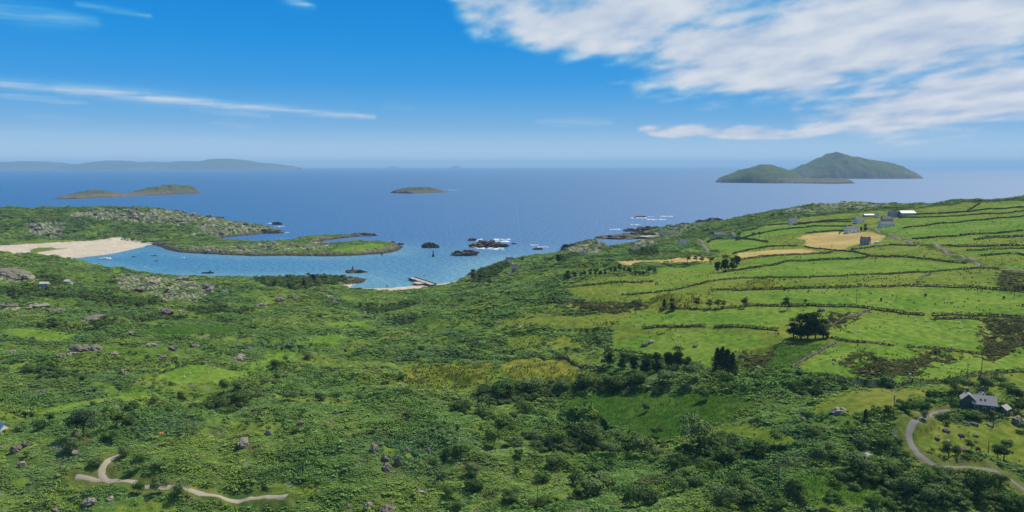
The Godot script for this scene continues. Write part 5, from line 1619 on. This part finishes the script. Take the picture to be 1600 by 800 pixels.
# ---------------------------------------------------------------- sky
const AIR = [0.0, 196, 217, 233, 1.5, 166, 200, 228, 3.0, 122, 177, 223, 6.0, 60, 154, 224, 9.0, 26, 143, 221, 13.0, 4, 130, 215, 25.0, 26, 118, 196, 50.0, 56, 120, 184, 90.0, 64, 116, 172]
var cloud_a := FastNoiseLite.new()
var cloud_b := FastNoiseLite.new()

func segment_blob(az: float, el: float, s: Array, wob: float) -> float:
	var a := Vector2(s[0], s[1])
	var b := Vector2(s[2], s[3])
	var p := Vector2(az, el + wob)
	var ab := b - a
	var t := (p - a).dot(ab) / ab.length_squared()
	var tc := clampf(t, 0.0, 1.0)
	var d := p.distance_to(a + ab * tc)
	var w: float = s[4] * (0.35 + 0.65 * sin(PI * clampf(0.12 + tc * 0.8, 0.0, 1.0)))
	return exp(-pow(d / w, 2.0))

func sky_color(az: float, el: float) -> Color:
	var k := 0
	while k < AIR.size() - 8 and el > AIR[k + 4]:
		k += 4
	var t := clampf((el - AIR[k]) / (AIR[k + 4] - AIR[k]), 0.0, 1.0)
	var c := Color(lerpf(AIR[k + 1], AIR[k + 5], t), lerpf(AIR[k + 2], AIR[k + 6], t), lerpf(AIR[k + 3], AIR[k + 7], t)) / 255.0
	# cloud sheet seen in perspective
	var e := deg_to_rad(el)
	var reach := cos(e) / (sin(e) + 0.15)
	var px := sin(deg_to_rad(az)) * reach
	var pz := cos(deg_to_rad(az)) * reach
	var n := cloud_a.get_noise_2d(px + 0.35 * pz, pz * 0.75)
	var m := cloud_b.get_noise_2d(px * 1.1, pz * 0.8 + px * 0.3)
	var edge := -9.0
	if az <= DECK[0]:
		edge = DECK[1] + (DECK[0] - az) * 0.9
	elif az >= DECK[DECK.size() - 2]:
		edge = DECK[DECK.size() - 1]
	else:
		for q in range(0, DECK.size() - 2, 2):
			if az <= DECK[q + 2]:
				edge = lerpf(DECK[q + 1], DECK[q + 3], (az - DECK[q]) / (DECK[q + 2] - DECK[q]))
				break
	var body := clampf((el - edge) * 0.5, -3.0, 0.62) + 1.0 * n + 0.5 * m
	var deck := smoothstep(-0.28, 0.74, body - 0.2 * smoothstep(20.0, 60.0, el))
	for b in BANKS:
		var blob := segment_blob(az, el, b, 0.3 * n)
		deck = maxf(deck, smoothstep(0.1, 1.05, blob + (1.0 * n + 0.9 * m) * minf(1.0, blob * 2.0)))
	var light := clampf(0.5 + 0.9 * m + 0.45 * n, 0.0, 1.0)
	var white := Color(0.690, 0.745, 0.845).lerp(Color(0.870, 0.880, 0.905), light)
	if absf(az) < 60.0:
		for s in STREAKS:
			if absf(el - s[1]) < 5.0:
				var wisp: float = segment_blob(az, el, s, 0.06 * m + 0.12 * cloud_b.get_noise_2d(az * 0.06, el * 2.0)) * s[5] * clampf(0.72 + 0.9 * cloud_b.get_noise_2d(az * 0.05 + el * 0.3, el * 1.4), 0.1, 1.2)
				c = c.lerp(Color(0.80, 0.84, 0.90), clampf(wisp, 0.0, 0.9))
	return c.lerp(white, clampf(deck, 0.0, 1.0) * 0.96)

func build_sky() -> Sky:
	cloud_a.seed = 401
	cloud_a.frequency = 0.85
	cloud_a.fractal_octaves = 5
	cloud_a.fractal_gain = 0.47
	cloud_a.domain_warp_enabled = true
	cloud_a.domain_warp_amplitude = 0.5
	cloud_a.domain_warp_frequency = 0.9
	cloud_b.seed = 402
	cloud_b.frequency = 3.2
	cloud_b.fractal_octaves = 6
	cloud_b.fractal_gain = 0.5
	var w := 1024
	var im := Image.create(w, w / 2, false, Image.FORMAT_RGB8)
	im.fill(Color(0.66, 0.77, 0.87))
	for j in w / 4:
		var el := 90.0 - (j + 0.5) * 360.0 / w
		for i in w:
			im.set_pixel(i, j, sky_color(wrapf((i + 0.5) * 360.0 / w, -180.0, 180.0), el))
	var big := 4096
	im.resize(big, big / 2, Image.INTERPOLATE_CUBIC)
	var r := RandomNumberGenerator.new()
	r.seed = 8
	for j in range(int((90.0 - 16.0) * big / 360.0), big / 4):
		var el := 90.0 - (j + 0.5) * 360.0 / big
		for i in range(int(-42.0 * big / 360.0), int(42.0 * big / 360.0)):
			var c := sky_color((i + 0.5) * 360.0 / big, el)
			var g := r.randf_range(-0.5, 0.5) / 255.0
			im.set_pixel(posmod(i, big), j, Color(c.r + g, c.g + g, c.b + g))
	var s := PanoramaSkyMaterial.new()
	s.panorama = ImageTexture.create_from_image(im)
	s.energy_multiplier = 0.75
	var sky := Sky.new()
	sky.sky_material = s
	return sky

func _ready() -> void:
	var cam := Camera3D.new()
	cam.name = "camera"
	add_child(cam)
	cam.position = Vector3(0, 140, 0)
	cam.rotation_degrees = Vector3(-6.804, 0, 0)
	cam.fov = 37.28
	cam.near = 1.0
	cam.far = 120000.0
	cam.current = true
	var env := Environment.new()
	env.background_mode = Environment.BG_SKY
	env.sky = build_sky()
	env.tonemap_mode = Environment.TONE_MAPPER_LINEAR
	env.tonemap_exposure = 1.35
	env.fog_enabled = true
	env.fog_density = 0.000040
	env.fog_light_color = Color(0.62, 0.82, 1.0)
	env.sdfgi_enabled = true
	env.ssao_enabled = true
	env.ssil_enabled = true
	var we := WorldEnvironment.new()
	we.name = "environment"
	we.environment = env
	add_child(we)
	var sun := DirectionalLight3D.new()
	sun.name = "sun"
	add_child(sun)
	sun.light_energy = 1.6
	sun.light_color = Color(1.0, 0.96, 0.88)
	sun.light_angular_distance = 0.5
	sun.shadow_enabled = true
	var az := deg_to_rad(47.0)
	var el := deg_to_rad(54.0)
	sun.look_at_from_position(Vector3(sin(az) * cos(el), sin(el), -cos(az) * cos(el)) * 1000.0, Vector3.ZERO)
	build_grid()
	build_cover()
	build_land()
	build_sea()
	build_islands()
	build_roads()
	build_ground_cover()
	build_hedges()
	build_trees()
	build_bushes()
	build_rocks()
	build_houses()
	build_poles()
	build_boats()
	build_animals()
